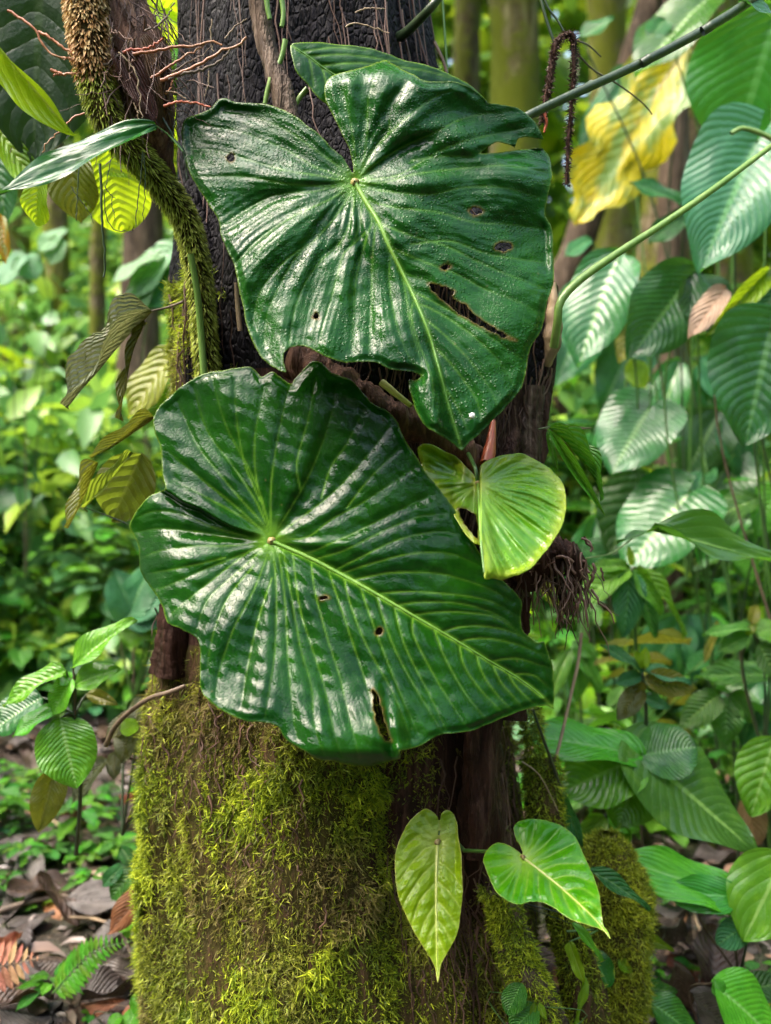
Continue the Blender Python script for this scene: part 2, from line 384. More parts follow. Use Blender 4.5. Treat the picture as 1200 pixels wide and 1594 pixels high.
M['mass'] = mass_mat('undergrowth_leaves', [(.2, (.035, .13, .035)), (.45, (.08, .22, .06)), (.65, (.16, .33, .06)), (.85, (.30, .44, .03))])
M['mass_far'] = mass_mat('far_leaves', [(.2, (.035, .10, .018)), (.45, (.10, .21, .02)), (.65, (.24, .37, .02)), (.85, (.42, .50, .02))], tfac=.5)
M['canopy'] = mass_mat('canopy_leaves', [(.2, (.015, .055, .012)), (.5, (.03, .09, .014)), (.8, (.06, .14, .015))], tfac=.35)
M['snail'] = NT('white_fleck').pbr((.75, .76, .72), .4)
# ------------------------------------------------------------------ ground sheet
def ground_z(x, y):
    return .030*wav(x, y, 0*x, 3, 1.6, 3)+.010*wav(x, y, 0*x, 4, 9, 2)+.125*np.clip(y-3.4, 0, 14)+.02*np.clip(y-17.4, 0, 99)
def gps(px, py):
    """where the pixel ray meets the ground"""
    z = 0.0
    for _ in range(30):
        p = gp(px, py, min(z, .95*CAMZ) if py > 760 else z)
        z = .5*z+.5*float(ground_z(np.array([p.x]), np.array([p.y]))[0])
    return p
def make_ground():
    a = np.concatenate([-np.geomspace(60, 5, 14), np.linspace(-4.8, 4.8, 97), np.geomspace(5, 60, 14)])
    b = np.concatenate([-np.geomspace(40, 3, 10), np.linspace(-2.8, 9, 119), np.geomspace(9.3, 120, 16)])
    X, Y = np.meshgrid(a, b, indexing='ij')
    Z = ground_z(X, Y)
    V = np.stack([X, Y, Z], -1).reshape(-1, 3); nx, ny = X.shape
    i, j = np.meshgrid(np.arange(nx-1), np.arange(ny-1), indexing='ij')
    F = np.stack([i*ny+j, (i+1)*ny+j, (i+1)*ny+j+1, i*ny+j+1], -1).reshape(-1, 4)
    tag(link('ground', mesh_np('ground', V, F, mat=M['soil'])), 'dark damp forest floor', kind='structure')
make_ground()

# ------------------------------------------------------------------ leaf masses (uncountable)
def scatter(name, P, Dv, Nv, L, W, mat, kind='stuff', label=None, seed=1, parent=None):
    """many small folded leaf blades as one mesh"""
    n = len(P); g = np.random.default_rng(seed)
    A = unit(Dv); Nn = unit(Nv-A*(Nv*A).sum(-1, keepdims=True)); S = np.cross(A, Nn)
    tv = np.array([[0, 0, 0], [-.36, .28, .05], [0, .30, -.02], [.36, .28, .05], [-.34, .62, .03], [0, .64, -.06], [.34, .62, .03], [0, 1, -.2]])
    tf = np.array([[0, 2, 1, 1], [0, 3, 2, 2], [1, 2, 5, 4], [2, 3, 6, 5], [4, 5, 7, 7], [5, 6, 7, 7]])
    tf = np.array([[0, 2, 1], [0, 3, 2], [1, 2, 5], [1, 5, 4], [2, 3, 6], [2, 6, 5], [4, 5, 7], [5, 6, 7]])
    V = P[:, None]+S[:, None]*(tv[None, :, 0:1]*W[:, None, None])+A[:, None]*(tv[None, :, 1:2]*L[:, None, None])+Nn[:, None]*(tv[None, :, 2:3]*L[:, None, None])
    F = (np.arange(n)*8)[:, None, None]+tf[None]
    rn = np.repeat(g.random(n), 8)
    o = link(name, mesh_np(name, V.reshape(-1, 3), F.reshape(-1, 3), {'rnd': rn}, mat=mat, smooth=True), parent)
    return tag(o, label, kind=kind)

def rnd_dirs(n, g, down=.3):
    d = g.normal(size=(n, 3)); d[:, 2] = d[:, 2]*.5-down
    nn = g.normal(size=(n, 3))*.55; nn[:, 2] += 1.0
    return d, nn

def undergrowth():
    g = np.random.default_rng(21); n = 26000
    y = g.uniform(4.2, 13, n); x = g.uniform(-1, 1, n)*(y*.50+.6)
    top = .45+1.0*(.5+.5*wav(x, y, 0*x, 33, .9, 3))+.12*y+.9*(x < 0)*np.clip((y-5)/3, 0, 1)
    z = top*g.random(n)**.7
    keep = ~((np.abs(x+.75) < .45) & (y < 5.6))
    x, y, z = x[keep], y[keep], z[keep]; n = len(x)
    d, nn = rnd_dirs(n, g); L = g.uniform(.09, .27, n)
    scatter('undergrowth', np.stack([x, y, z+.02+.125*np.clip(y-3.4, 0, 14)], -1), d, nn, L, L*g.uniform(.45, .8, n), M['mass'], label='dense low green undergrowth far behind the trunk', seed=5)
undergrowth()
def ground_cover():
    g = np.random.default_rng(24); n = 40000
    y = 3.7+9*g.random(n)**1.2; x = g.uniform(-1, 1, n)*(y*.5+.5)
    keep = (wav(x, y, 0*x, 35, 2.0, 3) > -.25+.35*np.clip((4.6-y), 0, 1))
    x, y = x[keep], y[keep]; n = len(x); z = ground_z(x, y)+g.uniform(.01, .30, n)
    d, nn = rnd_dirs(n, g, .1); L = g.uniform(.06, .18, n)
    scatter('ground_cover', np.stack([x, y, z], -1), d, nn, L, L*g.uniform(.5, .8, n), M['mass'], label='carpet of small bright leaves on the forest floor behind', seed=9)
ground_cover()
def treeline():
    g = np.random.default_rng(22); n = 46000
    y = 11+17*g.random(n)**1.3; x = g.uniform(-1, 1, n)*(y*.55+1.5); z = g.uniform(0, 1, n)**.8*(3.5+.55*y)
    dens = wav(x*1.0, y*.6, z*1.2, 44, .55, 3)
    keep = dens > -.75
    x, y, z = x[keep], y[keep], z[keep]; n = len(x)
    d, nn = rnd_dirs(n, g); L = g.uniform(.25, .75, n)
    scatter('far_forest', np.stack([x, y, z], -1), d, nn, L, L*g.uniform(.4, .75, n), M['mass_far'], label='far wall of sunlit forest foliage', seed=6)
treeline()
def canopy():  # leaf masses added out of view to block sky and break up reflections
    g = np.random.default_rng(23); n = 11000
    a = g.uniform(0, 2*np.pi, n); r = 13*np.sqrt(g.random(n))
    x, y = r*np.cos(a), r*np.sin(a)+1.0; z = g.uniform(5.2, 9.0, n)
    dens = wav(x, y, z*.4, 55, .75, 3)
    keep = (dens > .42)
    x, y, z = x[keep], y[keep], z[keep]; n = len(x)
    d, nn = rnd_dirs(n, g); L = g.uniform(.25, .6, n)
    scatter('added_canopy', np.stack([x, y, z], -1), d, nn, L, L*g.uniform(.4, .7, n), M['canopy'], label='unseen leaf canopy added overhead to break up sky reflections', seed=7)
    n = 17000                                              # foliage ring added behind the camera as a dark occluder for leaf reflections
    a = g.uniform(math.pi*1.02, math.pi*1.98, n); r = g.uniform(3.0, 9, n)
    x, y, z = r*np.cos(a), r*np.sin(a)-.4, g.uniform(0, 1, n)**.9*(1.2+.70*r)
    dens = wav(x, y, z, 66, .9, 3); keep = dens > -.32
    x, y, z = x[keep], y[keep], z[keep]; n = len(x)
    d, nn = rnd_dirs(n, g); L = g.uniform(.18, .5, n)
    scatter('added_occluder_foliage', np.stack([x, y, z], -1), d, nn, L, L*g.uniform(.4, .7, n), M['canopy'], label='unseen foliage added behind the camera to darken leaf reflections', seed=8)
canopy()
def side_forest():
    """the same forest carries on to both sides of the view"""
    g = np.random.default_rng(25); n = 22000
    y = g.uniform(-.5, 14, n); s = g.choice([-1, 1], n); x = s*(np.maximum(y, 0)*.5+1.1+7*g.random(n)**1.3)
    top = .5+1.3*(.5+.5*wav(x, y, 0*x, 36, .9, 3))+.12*np.maximum(y, 0); z = top*g.random(n)**.7
    d, nn = rnd_dirs(n, g); L = g.uniform(.10, .30, n)
    scatter('undergrowth', np.stack([x, y, z+ground_z(x, y)], -1), d, nn, L, L*g.uniform(.45, .8, n), M['mass'], label='dense low undergrowth to either side of the trunk', seed=10)
    n = 26000; y = g.uniform(-2, 26, n); s = g.choice([-1, 1], n); x = s*(np.maximum(y, 0)*.5+5.5+9*g.random(n)); z = g.uniform(0, 1, n)**.8*8.5
    d, nn = rnd_dirs(n, g); L = g.uniform(.3, .8, n)
    scatter('far_forest', np.stack([x, y, z], -1), d, nn, L, L*g.uniform(.4, .75, n), M['mass_far'], label='forest foliage closing the view to either side', seed=11)
side_forest()

# ------------------------------------------------------------------ distant trees
def far_tree(label, pts, Y, r, mat, crown=True, group='trees behind the giant leaves', seed=0):
    """trunk through pixel points, from the ground up to a crown above the frame"""
    g = np.random.default_rng(seed+300)
    P = np.array([atv(p[0], p[1], Y) for p in pts])
    top = P[-1]+(P[-1]-P[-2])/max(.01, np.linalg.norm(P[-1]-P[-2]))*np.array([1, 1, 1])*(2.0+.25*Y)
    foot = P[0].copy(); foot[2] = -.05
    Q = resample(np.vstack([foot, P, top]), 40)
    m = ppm(Y); rr = np.interp(np.linspace(0, 1, 40), [0, .08, .3, 1], [r*1.5, r*1.15, r, r*.7])*m
    root = thing('tree', label, 'tree', foot+np.array([0, 0, .05]), group)
    V, F, t, i = tubes([(Q, rr)], 18)
    nz = wav(V[:, 0], V[:, 1], V[:, 2]*.35, seed+9, 9/max(r*m*6, .3), 3)
    c = np.repeat(Q, 18, axis=0); V = c+(V-c)*(1+.16*nz)[:, None]
    link('trunk', mesh_np('trunk', V, F, {'along': t}, mat=mat), root)
    if crown:
        n = 700; a = g.normal(size=(n, 3)); a = unit(a)*(g.random(n)**.4)[:, None]
        C = Q[-1]+np.array([0, 0, .4])+a*np.array([1.5, 1.5, 1.1])
        d, nn = rnd_dirs(n, g); L = g.uniform(.2, .5, n)
        o = scatter('crown', C, d, nn, L, L*.55, M['canopy'], seed=seed, parent=root); o.location = -Vector(root.location)
        for k in range(3):
            b = resample(np.array([Q[-6-2*k], (Q[-4]+C[k])/2+[0, 0, .1], C[k]]), 8)
            tube_obj('limb', [(b, np.linspace(r*m*.35, r*m*.1, 8))], mat, root)
    return root
far_tree('pale moss clad trunk glowing yellow green behind the upper giant leaf', [(800, 700), (800, 300), (798, 40)], 6.2, 40, M['bark_vmossy'], seed=1)
far_tree('thick dark mossy trunk beside the yellow leaf', [(1010, 720), (1035, 420), (1068, 200), (1085, 20)], 4.6, 52, M['bark_mossy'], seed=2)
far_tree('slim leaning dark trunk under the yellow leaf', [(862, 520), (895, 400), (940, 250)], 4.9, 26, M['bark_brown'], seed=3)
far_tree('short brown trunk standing under the ribbed leaves', [(1040, 760), (1040, 640), (1042, 500), (1046, 330)], 4.3, 22, M['bark_brown'], seed=4)
far_tree('brown trunk behind the backlit yellow leaf', [(216, 620), (222, 400), (226, 280)], 5.6, 30, M['bark_brown'], seed=5)
far_tree('pale slender trunk left of the hanging rootlets', [(92, 640), (88, 400), (84, 250)], 7.0, 18, M['bark_mossy'], seed=6)
far_tree('mossy trunk at the left beside the pale stem', [(30, 640), (22, 420), (18, 250)], 8.0, 26, M['bark_vmossy'], seed=7)
far_tree('thin mossy trunk between the giant leaf and the drooping spike', [(722, 600), (726, 200), (728, 20)], 8.0, 22, M['bark_mossy'], seed=8)
far_tree('dim trunk in the upper right corner behind the ribbed leaves', [(1150, 700), (1140, 300), (1128, 20)], 7.5, 26, M['bark_mossy'], seed=9)
far_tree('greenish trunk right of the drooping spike', [(955, 640), (950, 260), (945, 20)], 9.0, 34, M['bark_vmossy'], seed=10)
far_tree('thin stem rising left of the grey mossy leaf', [(150, 700), (152, 420), (160, 260)], 6.4, 12, M['bark_mossy'], seed=11)
# ------------------------------------------------------------------ the big tree in the middle
TY = 1.72
ROWS = [(-700, 330, 625), (-100, 305, 650), (0, 299, 655), (100, 297, 668), (200, 294, 690), (300, 292, 740), (400, 285, 815), (450, 281, 850), (550, 279, 852), (650, 277, 838), (800, 262, 815),
        (950, 254, 800), (1050, 238, 795), (1100, 226, 798), (1200, 212, 805), (1300, 211, 822), (1400, 207, 842), (1500, 206, 858), (1594, 203, 874), (1680, 195, 900)]
_rz = np.array([float(atv(600, p[0], TY)[2]) for p in ROWS]); _ro = np.argsort(_rz)
_rc = np.array([float(atv((p[1]+p[2])/2, p[0], TY)[0]) for p in ROWS]); _rr = np.array([(p[2]-p[1])/2*TY/FPX*.975 for p in ROWS])
def trunk_surf(th, z):
    """angle (0 faces the camera, + to the right) and height -> points"""
    cx = np.interp(z, _rz[_ro], _rc[_ro]); r = np.interp(z, _rz[_ro], _rr[_ro])
    lowf = np.clip(1-z/1.1, 0, 1)
    fl = .030*np.sin(7*th+2.2*np.sin(z*2.1))+.022*np.sin(13*th+1.2+1.5*np.sin(z*1.7+1))*(1-.4*lowf)
    fl = fl*(1-.25*lowf)+.03*wav(np.sin(th)*2, np.cos(th)*2, z*2.2, 77, 1.7, 4)
    # a deep furrow right of the middle low down, as between two buttresses
    fl = fl-.085*np.exp(-((th-.38)/.10)**2)*np.clip((.95-z)/.3, 0, 1)-.05*np.exp(-((th-.72)/.06)**2)*np.clip((.75-z)/.3, 0, 1)
    Rr = r*(1+fl)
    return np.stack([cx+Rr*np.sin(th), TY-Rr*np.cos(th), z], -1)
def trunk_norm(th, z, e=.01):
    a = trunk_surf(th+e, z)-trunk_surf(th-e, z); b = trunk_surf(th, z+e)-trunk_surf(th, z-e)
    n = unit(np.cross(a, b)); s = np.sign((n[:, 0]*np.sin(th)-n[:, 1]*np.cos(th)))
    return n*s[:, None]
def proj(P):
    d = P-np.array([0, 0, CAMZ]); f = d[..., 1]*_ca-d[..., 2]*_sa; up = d[..., 1]*_sa+d[..., 2]*_ca
    return 600+FPX*d[..., 0]/f, 797-FPX*up/f

def grid_faces(nx, ny, wrap=False):
    i, j = np.meshgrid(np.arange(nx if wrap else nx-1), np.arange(ny-1), indexing='ij'); i2 = (i+1) % nx
    return np.stack([i*ny+j, i2*ny+j, i2*ny+j+1, i*ny+j+1], -1).reshape(-1, 4)

TREE = thing('tree', 'large mossy tree trunk carrying the two giant dark leaves', 'tree', (float(_rc[-1]), TY, 0))
def big_trunk():
    nth = 260; zs = np.concatenate([np.linspace(-.08, 2.3, 300), np.linspace(2.35, 7.5, 60)])
    T, Z = np.meshgrid(np.linspace(-np.pi, np.pi, nth, endpoint=False), zs, indexing='ij')
    P = trunk_surf(T.ravel(), Z.ravel())
    F = grid_faces(nth, len(zs), True)
    f = wav(np.sin(T.ravel())*2, np.cos(T.ravel())*2, Z.ravel()*5, 5, 3, 4)+.5*wav(np.sin(T.ravel())*2, np.cos(T.ravel())*2, Z.ravel()*1.2, 15, 14, 3)
    N = trunk_norm(T.ravel(), Z.ravel()); P = P+N*(f*.006)[:, None]
    me = mesh_np('trunk', P, F, mat=M['bark_dark'])
    me.materials.append(M['bark_red']); me.materials.append(M['moss_bed'])
    zc = Z.ravel()[F].mean(1); tc = T.ravel()[F[:, 0]]
    n2 = wav(np.sin(tc)*2, np.cos(tc)*2, zc*4, 6, 1.5, 3)
    idx = np.where(zc+.10*n2 > 1.28, 0, np.where((zc+.12*n2 > .88) | ((tc > .25) & (tc < .95) & (zc+.1*n2 > .42)), 1, 2))
    me.polygons.foreach_set('material_index', idx.astype(np.int32)); me.update()
    return link('trunk', me, TREE, (0, 0, 0))
TRUNK = big_trunk()

def trunk_moss():
    g = np.random.default_rng(11); N = 150000
    th = g.uniform(-2.3, 2.3, N); z = g.uniform(-.02, 1.50, N)
    P = trunk_surf(th, z); px, py = proj(P)
    nz = wav(np.sin(th)*3, np.cos(th)*3, z*3.2, 91, 2.2, 4); n3 = wav(np.sin(th)*3, np.cos(th)*3, z*3, 92, 5, 3)
    pr = np.clip((py+70*nz-985-.12*np.clip(px-240, 0, 400))/60, 0, 1)
    bare = np.exp(-((px-735-.06*(py-1200))/70)**2)*np.clip((1470-py)/130, 0, 1)
    pr *= 1-.97*np.clip(bare*1.35, 0, 1)
    pr *= np.clip(.88+1.1*n3, .20, 1)
    pr = np.maximum(pr, .9*((px < 375+25*nz) & (px > 240) & (py < 660) & (py > 300) & (th > -1.9))*np.clip(.75+nz, 0, 1))
    pr = np.where(np.abs(th) > 1.75, np.clip((1.05-z+.2*nz)/.2, 0, 1), pr)
    k = g.random(N) < pr
    th, z, P, px, py, nz, n3 = th[k], z[k], P[k], px[k], py[k], nz[k], n3[k]; n = len(P)
    Nn = trunk_norm(th, z); dn = np.array([0, 0, -1.])
    # tufts: each base point carries a small star of leafy shoots, raised and tilted clump by clump
    rep = 5; low = wav(P[:, 0], P[:, 1], P[:, 2], 200, 38, 3)
    tilt = unit(Nn*.9+np.stack([wav(P[:, 0], P[:, 1], P[:, 2], 201+i, 55, 2) for i in range(3)], -1)*1.1+dn*.15)
    hgt = np.clip(.35+.9*low, 0, 1)*.016
    P = np.repeat(P+tilt*hgt[:, None]*g.random(n)[:, None], rep, 0); Nn = np.repeat(tilt, rep, 0); hr = np.repeat(hgt, rep); n = len(P)
    th, z, px, py, nz, n3 = [np.repeat(q, rep) for q in (th, z, px, py, nz, n3)]
    D = unit(Nn*.75+g.normal(size=(n, 3))*.75)
    B = np.broadcast_to(dn, (n, 3))*.30+g.normal(size=(n, 3))*.55
    Lm = g.uniform(.004, .0105, n)*(.8+30*hr)
    V, F, tip, rn = strands(P-Nn*.002, D, B, Lm, g.uniform(.0005, .0013, n), 12)
    tip = np.clip(tip*.75+np.repeat(hr/.016, 6)*.45, 0, 1)
    br = np.clip(np.exp(-(((px-360)/110)**2+((py-1120)/70)**2))*1.2+np.exp(-(((px-528)/45)**2+((py-1390)/60)**2))
                 +.8*np.clip((px-640)/60, 0, 1)*np.clip((1480-py)/120, 0, 1)+.5*(wav(P[:, 0], P[:, 1], P[:, 2], 93, 9, 3) > .35)+.35*(nz > .3), 0, .92)
    br = br*(g.random(n) < .85)
    me = mesh_np('moss', V, F, {'tip': tip, 'rnd': rn, 'brown': np.repeat(br, 6)}, mat=M['moss'])
    tag(link('moss', me, TRUNK, (0, 0, 0)), 'yellow green moss coating the lower trunk', kind='stuff')
trunk_moss()

def trunk_fibres():
    """hair-thin dead roots lying over the bark"""
    g = np.random.default_rng(13); paths = []
    def add(px, py, n, length, spread, lean=0):
        for _ in range(n):
            x = px+g.normal()*spread; y = py+g.normal()*spread*1.6
            th = math.asin(max(-1, min(1, (float(atv(x, y, TY)[0])-np.interp(float(atv(x, y, TY)[2]), _rz[_ro], _rc[_ro]))/(np.interp(float(atv(x, y, TY)[2]), _rz[_ro], _rr[_ro])*1.02))))
            z0 = float(atv(x, y, TY)[2]); m = 9; t = np.linspace(0, 1, m)
            L = length*g.uniform(.4, 1.3)
            th_ = th+np.cumsum(g.normal(0, .014, m))+lean*t; z_ = z0-L*t
            P = trunk_surf(th_, z_); P = P+trunk_norm(th_, z_)*(.006+.010*np.abs(np.sin(t*3+g.random()*6))*g.random())[:, None]
            paths.append((P, np.linspace(1, .4, m)*g.uniform(.0007, .0020)))
    add(700, 560, 90, .20, 60); add(600, 600, 70, .16, 60); add(820, 620, 120, .16, 22); add(770, 640, 70, .16, 30)
    add(340, 500, 50, .18, 40); add(400, 90, 26, .3, 70); add(600, 40, 18, .3, 40)
    add(350, 1075, 60, .07, 50); add(450, 1150, 40, .06, 50); add(730, 1230, 130, .16, 45); add(800, 1250, 40, .2, 22); add(700, 1380, 30, .15, 40)
    V, F, t, i = tubes(paths, 4); rn = g.random(len(paths))[i]
    tag(link('root_fibre', mesh_np('root_fibre', V, F, {'rnd': rn, 'along': t}, mat=M['fibre']), TRUNK, (0, 0, 0)), kind='stuff')
trunk_fibres()

def rough_tube(name, pts, Y, r0, r1, mat, parent, n=90, sides=22, amp=.25, seed=0, f=110):
    Ys = np.broadcast_to(np.asarray(Y, float), (len(pts),))
    P = resample(np.array([atv(p[0], p[1], y) for p, y in zip(pts, Ys)]), n); m = ppm(float(np.mean(Ys)))
    rr = np.linspace(r0, r1, n)*m if np.ndim(r0) == 0 and np.ndim(r1) == 0 else np.interp(np.linspace(0, 1, n), np.linspace(0, 1, len(r0)), r0)*m
    V, F, t, i = tubes([(P, rr)], sides); c = np.repeat(P, sides, axis=0)
    nz = wav(V[:, 0], V[:, 1], V[:, 2]*.25, seed+40, f, 3)+.35*wav(V[:, 0], V[:, 1], V[:, 2]*.10, seed+41, f*6, 3); V = c+(V-c)*(1+amp*nz)[:, None]
    return link(name, mesh_np(name, V, F, {'along': t}, mat=mat), parent), P, rr
# roots and old leaf bases running over the trunk
rough_tube('root', [(455, 560), (520, 590), (600, 640), (680, 680), (745, 720)], [1.36, 1.34, 1.33, 1.34, 1.37], 26, 20, M['sheath'], TREE, seed=1)
rough_tube('root', [(858, 446), (858, 500), (854, 560), (838, 660), (815, 800), (800, 950), (792, 1120)], [1.56, 1.56, 1.56, 1.53, 1.52, 1.5, 1.46], 12, 24, M['bark_red'], TREE, seed=2, amp=.4)
rough_tube('root', [(800, 560), (790, 650), (782, 740), (770, 900), (752, 1150), (745, 1330)], [1.52, 1.5, 1.48, 1.46, 1.43, 1.42], 22, 30, M['bark_red'], TREE, seed=3, amp=.35)
rough_tube('root', [(830, 600), (826, 700), (822, 800)], [1.5, 1.5, 1.5], 13, 16, M['bark_brown'], TREE, seed=4, amp=.4)
rough_tube('root', [(752, 540), (748, 640), (738, 720)], [1.46, 1.44, 1.43], 20, 16, M['bark_red'], TREE, seed=5, amp=.35)
rough_tube('root', [(268, 940), (266, 1000), (262, 1050)], [1.50, 1.50, 1.5], 17, 26, M['bark_red'], TREE, seed=6)
rough_tube('root', [(300, 300), (318, 400), (330, 500), (345, 600)], [1.52, 1.48, 1.46, 1.45], 14, 18, M['bark_dark'], TREE, seed=7, amp=.35)
rough_tube('root', [(775, 1380), (800, 1470), (830, 1540), (862, 1620)], [1.44, 1.42, 1.40, 1.40], 24, 30, M['bark_brown'], TREE, seed=8, amp=.3)
rough_tube('root', [(842, 1180), (852, 1300), (880, 1420), (905, 1540), (920, 1640)], [1.62, 1.58, 1.55, 1.52, 1.5], 22, 34, M['moss_bed'], TREE, seed=9, amp=.3)
rough_tube('old_leaf_base', [(862, 440), (860, 480), (858, 540), (852, 570)], [1.52, 1.52, 1.52, 1.53], [4, 12, 14, 6], [0], M['twig_tan'], TREE, seed=10)
rough_tube('red_sheath', [(768, 655), (764, 690), (757, 722)], [1.38, 1.36, 1.34], 4, 11, M['root_red'], TREE, seed=11, n=14, amp=.15)
rough_tube('yellow_stalk', [(594, 595), (615, 612), (640, 632)], [1.29, 1.28, 1.27], 6, 4, M['midrib_pale'], TREE, seed=12, n=14, amp=.1)
rough_tube('dry_stalk', [(367, 440), (370, 480), (374, 515)], [1.38, 1.38, 1.38], 3, 4, M['twig_tan'], TREE, seed=13, n=12, amp=.1)
rough_tube('ribbed_stem', [(396, -60), (405, 30), (418, 80), (440, 150), (455, 230)], [1.36, 1.36, 1.35, 1.33, 1.33], 14, 17, M['bark_brown'], TREE, seed=14, n=60, amp=.18, f=90)
for a_ in ([(436, -20), (441, 20), (438, 42)], [(444, 62), (438, 90), (430, 108)], [(422, 122), (416, 142), (412, 162)], [(478, 138), (466, 152), (457, 168)], [(414, -10), (416, 10), (420, 30)]):
    ptube('green_sprout', a_, 1.33, 4.5, 3.5, M['stem_pale'], TREE, n=8)
# ragged clump of dead roots sticking out to the right
def root_clump():
    o, P, rr = rough_tube('root_clump', [(775, 930), (810, 900), (845, 872), (872, 858), (892, 868), (896, 900), (888, 935)], [1.44, 1.40, 1.36, 1.34, 1.34, 1.34, 1.34], [22, 22, 24, 20, 16, 12, 6], [0], M['bark_red'], TREE, n=50, seed=15, amp=.5, f=60)
    g = np.random.default_rng(4); paths = []
    for _ in range(150):
        k = g.integers(8, 48); b = P[k]+g.normal(0, .012, 3); L = g.uniform(.03, .10)
        t = np.linspace(0, 1, 7)[:, None]; d = g.normal(0, .35, 3)+np.array([0, 0, -1.0])
        q = b+t*L*d/np.linalg.norm(d)+np.cumsum(g.normal(0, .0025, (7, 3)), 0)
        paths.append((q, np.linspace(1, .4, 7)*g.uniform(.0008, .0025)))
    for _ in range(70):
        k = g.integers(4, 44); q = P[k:k+6]+g.normal(0, .014, (1, 3))+np.cumsum(g.normal(0, .002, (6, 3)), 0)[:len(P[k:k+6])]
        paths.append((q, g.uniform(.001, .003)))
    V, F, t, i = tubes(paths, 4)
    tag(link('clump_fibre', mesh_np('clump_fibre', V, F, {'rnd': g.random(len(paths))[i], 'along': t}, mat=M['fibre']), o, (0, 0, 0)), kind='stuff')
    for p in ([(820, 930), (818, 960), (820, 985)], [(868, 900), (876, 940), (885, 958)]):
        rough_tube('root', p, 1.37, 8, 4, M['bark_red'], TREE, n=16, seed=16, amp=.4)
root_clump()
ptube('thin_root', [(722, 745), (735, 690), (738, 640)], 1.36, 1.6, 1.4, M['twig_tan'], TREE)
ptube('mossy_twig', [(288, 1068), (262, 1078), (235, 1086), (205, 1105), (180, 1130), (165, 1160)], [1.40, 1.40, 1.42, 1.45, 1.5, 1.55], 3.5, 4.5, M['stem_brown'], TREE)
# white vein-like rootlets on the black bark
for a_ in ([(538, 42), (552, 36), (580, 42), (606, 52)], [(350, 60), (362, 45), (372, 36), (385, 30)], [(325, 110), (324, 130), (318, 150)], [(553, 20), (572, 12), (600, 14)], [(330, 30), (328, 60), (333, 80)]):
    ptube('pale_rootlet', a_, 1.39, 1.3, .8, M['twig_tan'], TREE, jit=.001)

# ------------------------------------------------------------------ mossy stump at the right foot
STUMP = thing('mossy_stump', 'small stump covered in yellow moss right of the bright young leaf', 'stump', at(945, 1600, 1.62))
def stump():
    c0 = atv(948, 1400, 1.66); c1 = atv(940, 1500, 1.66)
    nth, nz = 60, 40; T, Z = np.meshgrid(np.linspace(0, 2*np.pi, nth, endpoint=False), np.linspace(0, 1, nz), indexing='ij')
    T, Z = T.ravel(), Z.ravel()
    def S(t, z):
        zt = float(atv(940, 1312, 1.62)[2]); zz = -.03+z*(zt+.03)
        r = .078*np.sqrt(np.clip(1-np.clip((z-.62)/.385, 0, 1)**2, 0, 1))*(1+.18*wav(np.cos(t), np.sin(t), z*3, 8, 2, 3))*(1-.30*np.clip(.55-z, 0, 1))
        cx = np.interp(z, [0, .55, 1], [float(atv(935, 1560, 1.66)[0]), c0[0], float(atv(945, 1330, 1.66)[0])])
        return np.stack([cx+r*np.cos(t), 1.66+r*np.sin(t), zz], -1)
    P = S(T, Z); link('stump_body', mesh_np('stump_body', P, grid_faces(nth, nz, True), mat=M['moss_bed']), STUMP, (0, 0, 0))
    g = np.random.default_rng(31); N = 42000; t = g.uniform(0, 2*np.pi, N); z = g.uniform(.30, .995, N)
    P = S(t, z); a = S(t+.02, z)-P; b = S(t, z+.005)-P; Nn = unit(np.cross(a, b))
    cl = np.stack([wav(P[:, 0], P[:, 1], P[:, 2], 230+i, 60, 2) for i in range(3)], -1)
    P = P+Nn*(.010*np.clip(.3+cl[:, 0], 0, 1)*g.random(N))[:, None]; D = unit(Nn*.7+g.normal(size=(N, 3))*.75+cl*.6); B = np.array([0, 0, -.3])+g.normal(size=(N, 3))*.5
    V, F, tip, rn = strands(P-Nn*.002, D, B, g.uniform(.004, .011, N), g.uniform(.0005, .0012, N), 32)
    tag(link('moss', mesh_np('moss', V, F, {'tip': tip, 'rnd': rn}, mat=M['moss_yellow']), STUMP, (0, 0, 0)), kind='stuff')
stump()
def root_moss():
    """moss over the right-hand buttress roots"""
    g = np.random.default_rng(41); Ps, Ns = [], []
    for pts, Ys, r in (([(842, 1180), (852, 1300), (880, 1420), (905, 1540), (920, 1640)], [1.62, 1.58, 1.55, 1.52, 1.5], 30), ([(775, 1380), (800, 1470), (830, 1540), (862, 1620)], [1.44, 1.42, 1.40, 1.40], 24),
                       ([(826, 1100), (836, 1200), (846, 1300)], [1.60, 1.60, 1.59], 12)):
        n = 15000 if r > 20 else 4500
        C = resample(np.array([atv(p[0], p[1], y) for p, y in zip(pts, Ys)]), 200); k = g.integers(0, 200, n)
        a = g.uniform(0, 2*np.pi, n); d = np.stack([np.cos(a), np.sin(a), 0*a], -1)
        Ps.append(C[k]+d*(r*ppm(1.5)*.95)); Ns.append(d)
    P = np.vstack(Ps); Nn = np.vstack(Ns); n = len(P)
    D = unit(Nn*.7+g.normal(size=(n, 3))*.8); B = np.array([0, 0, -.3])+g.normal(size=(n, 3))*.5; P = P+Nn*(.010*np.clip(.3+wav(P[:, 0], P[:, 1], P[:, 2], 260, 50, 2), 0, 1)*g.random(n))[:, None]
    V, F, tip, rn = strands(P, D, B, g.uniform(.004, .011, n), g.uniform(.0005, .0012, n), 33)
    tag(link('root_moss', mesh_np('root_moss', V, F, {'tip': tip, 'rnd': rn, 'brown': 0*tip}, mat=M['moss']), TREE, (0, 0, 0)), kind='stuff')
root_moss()
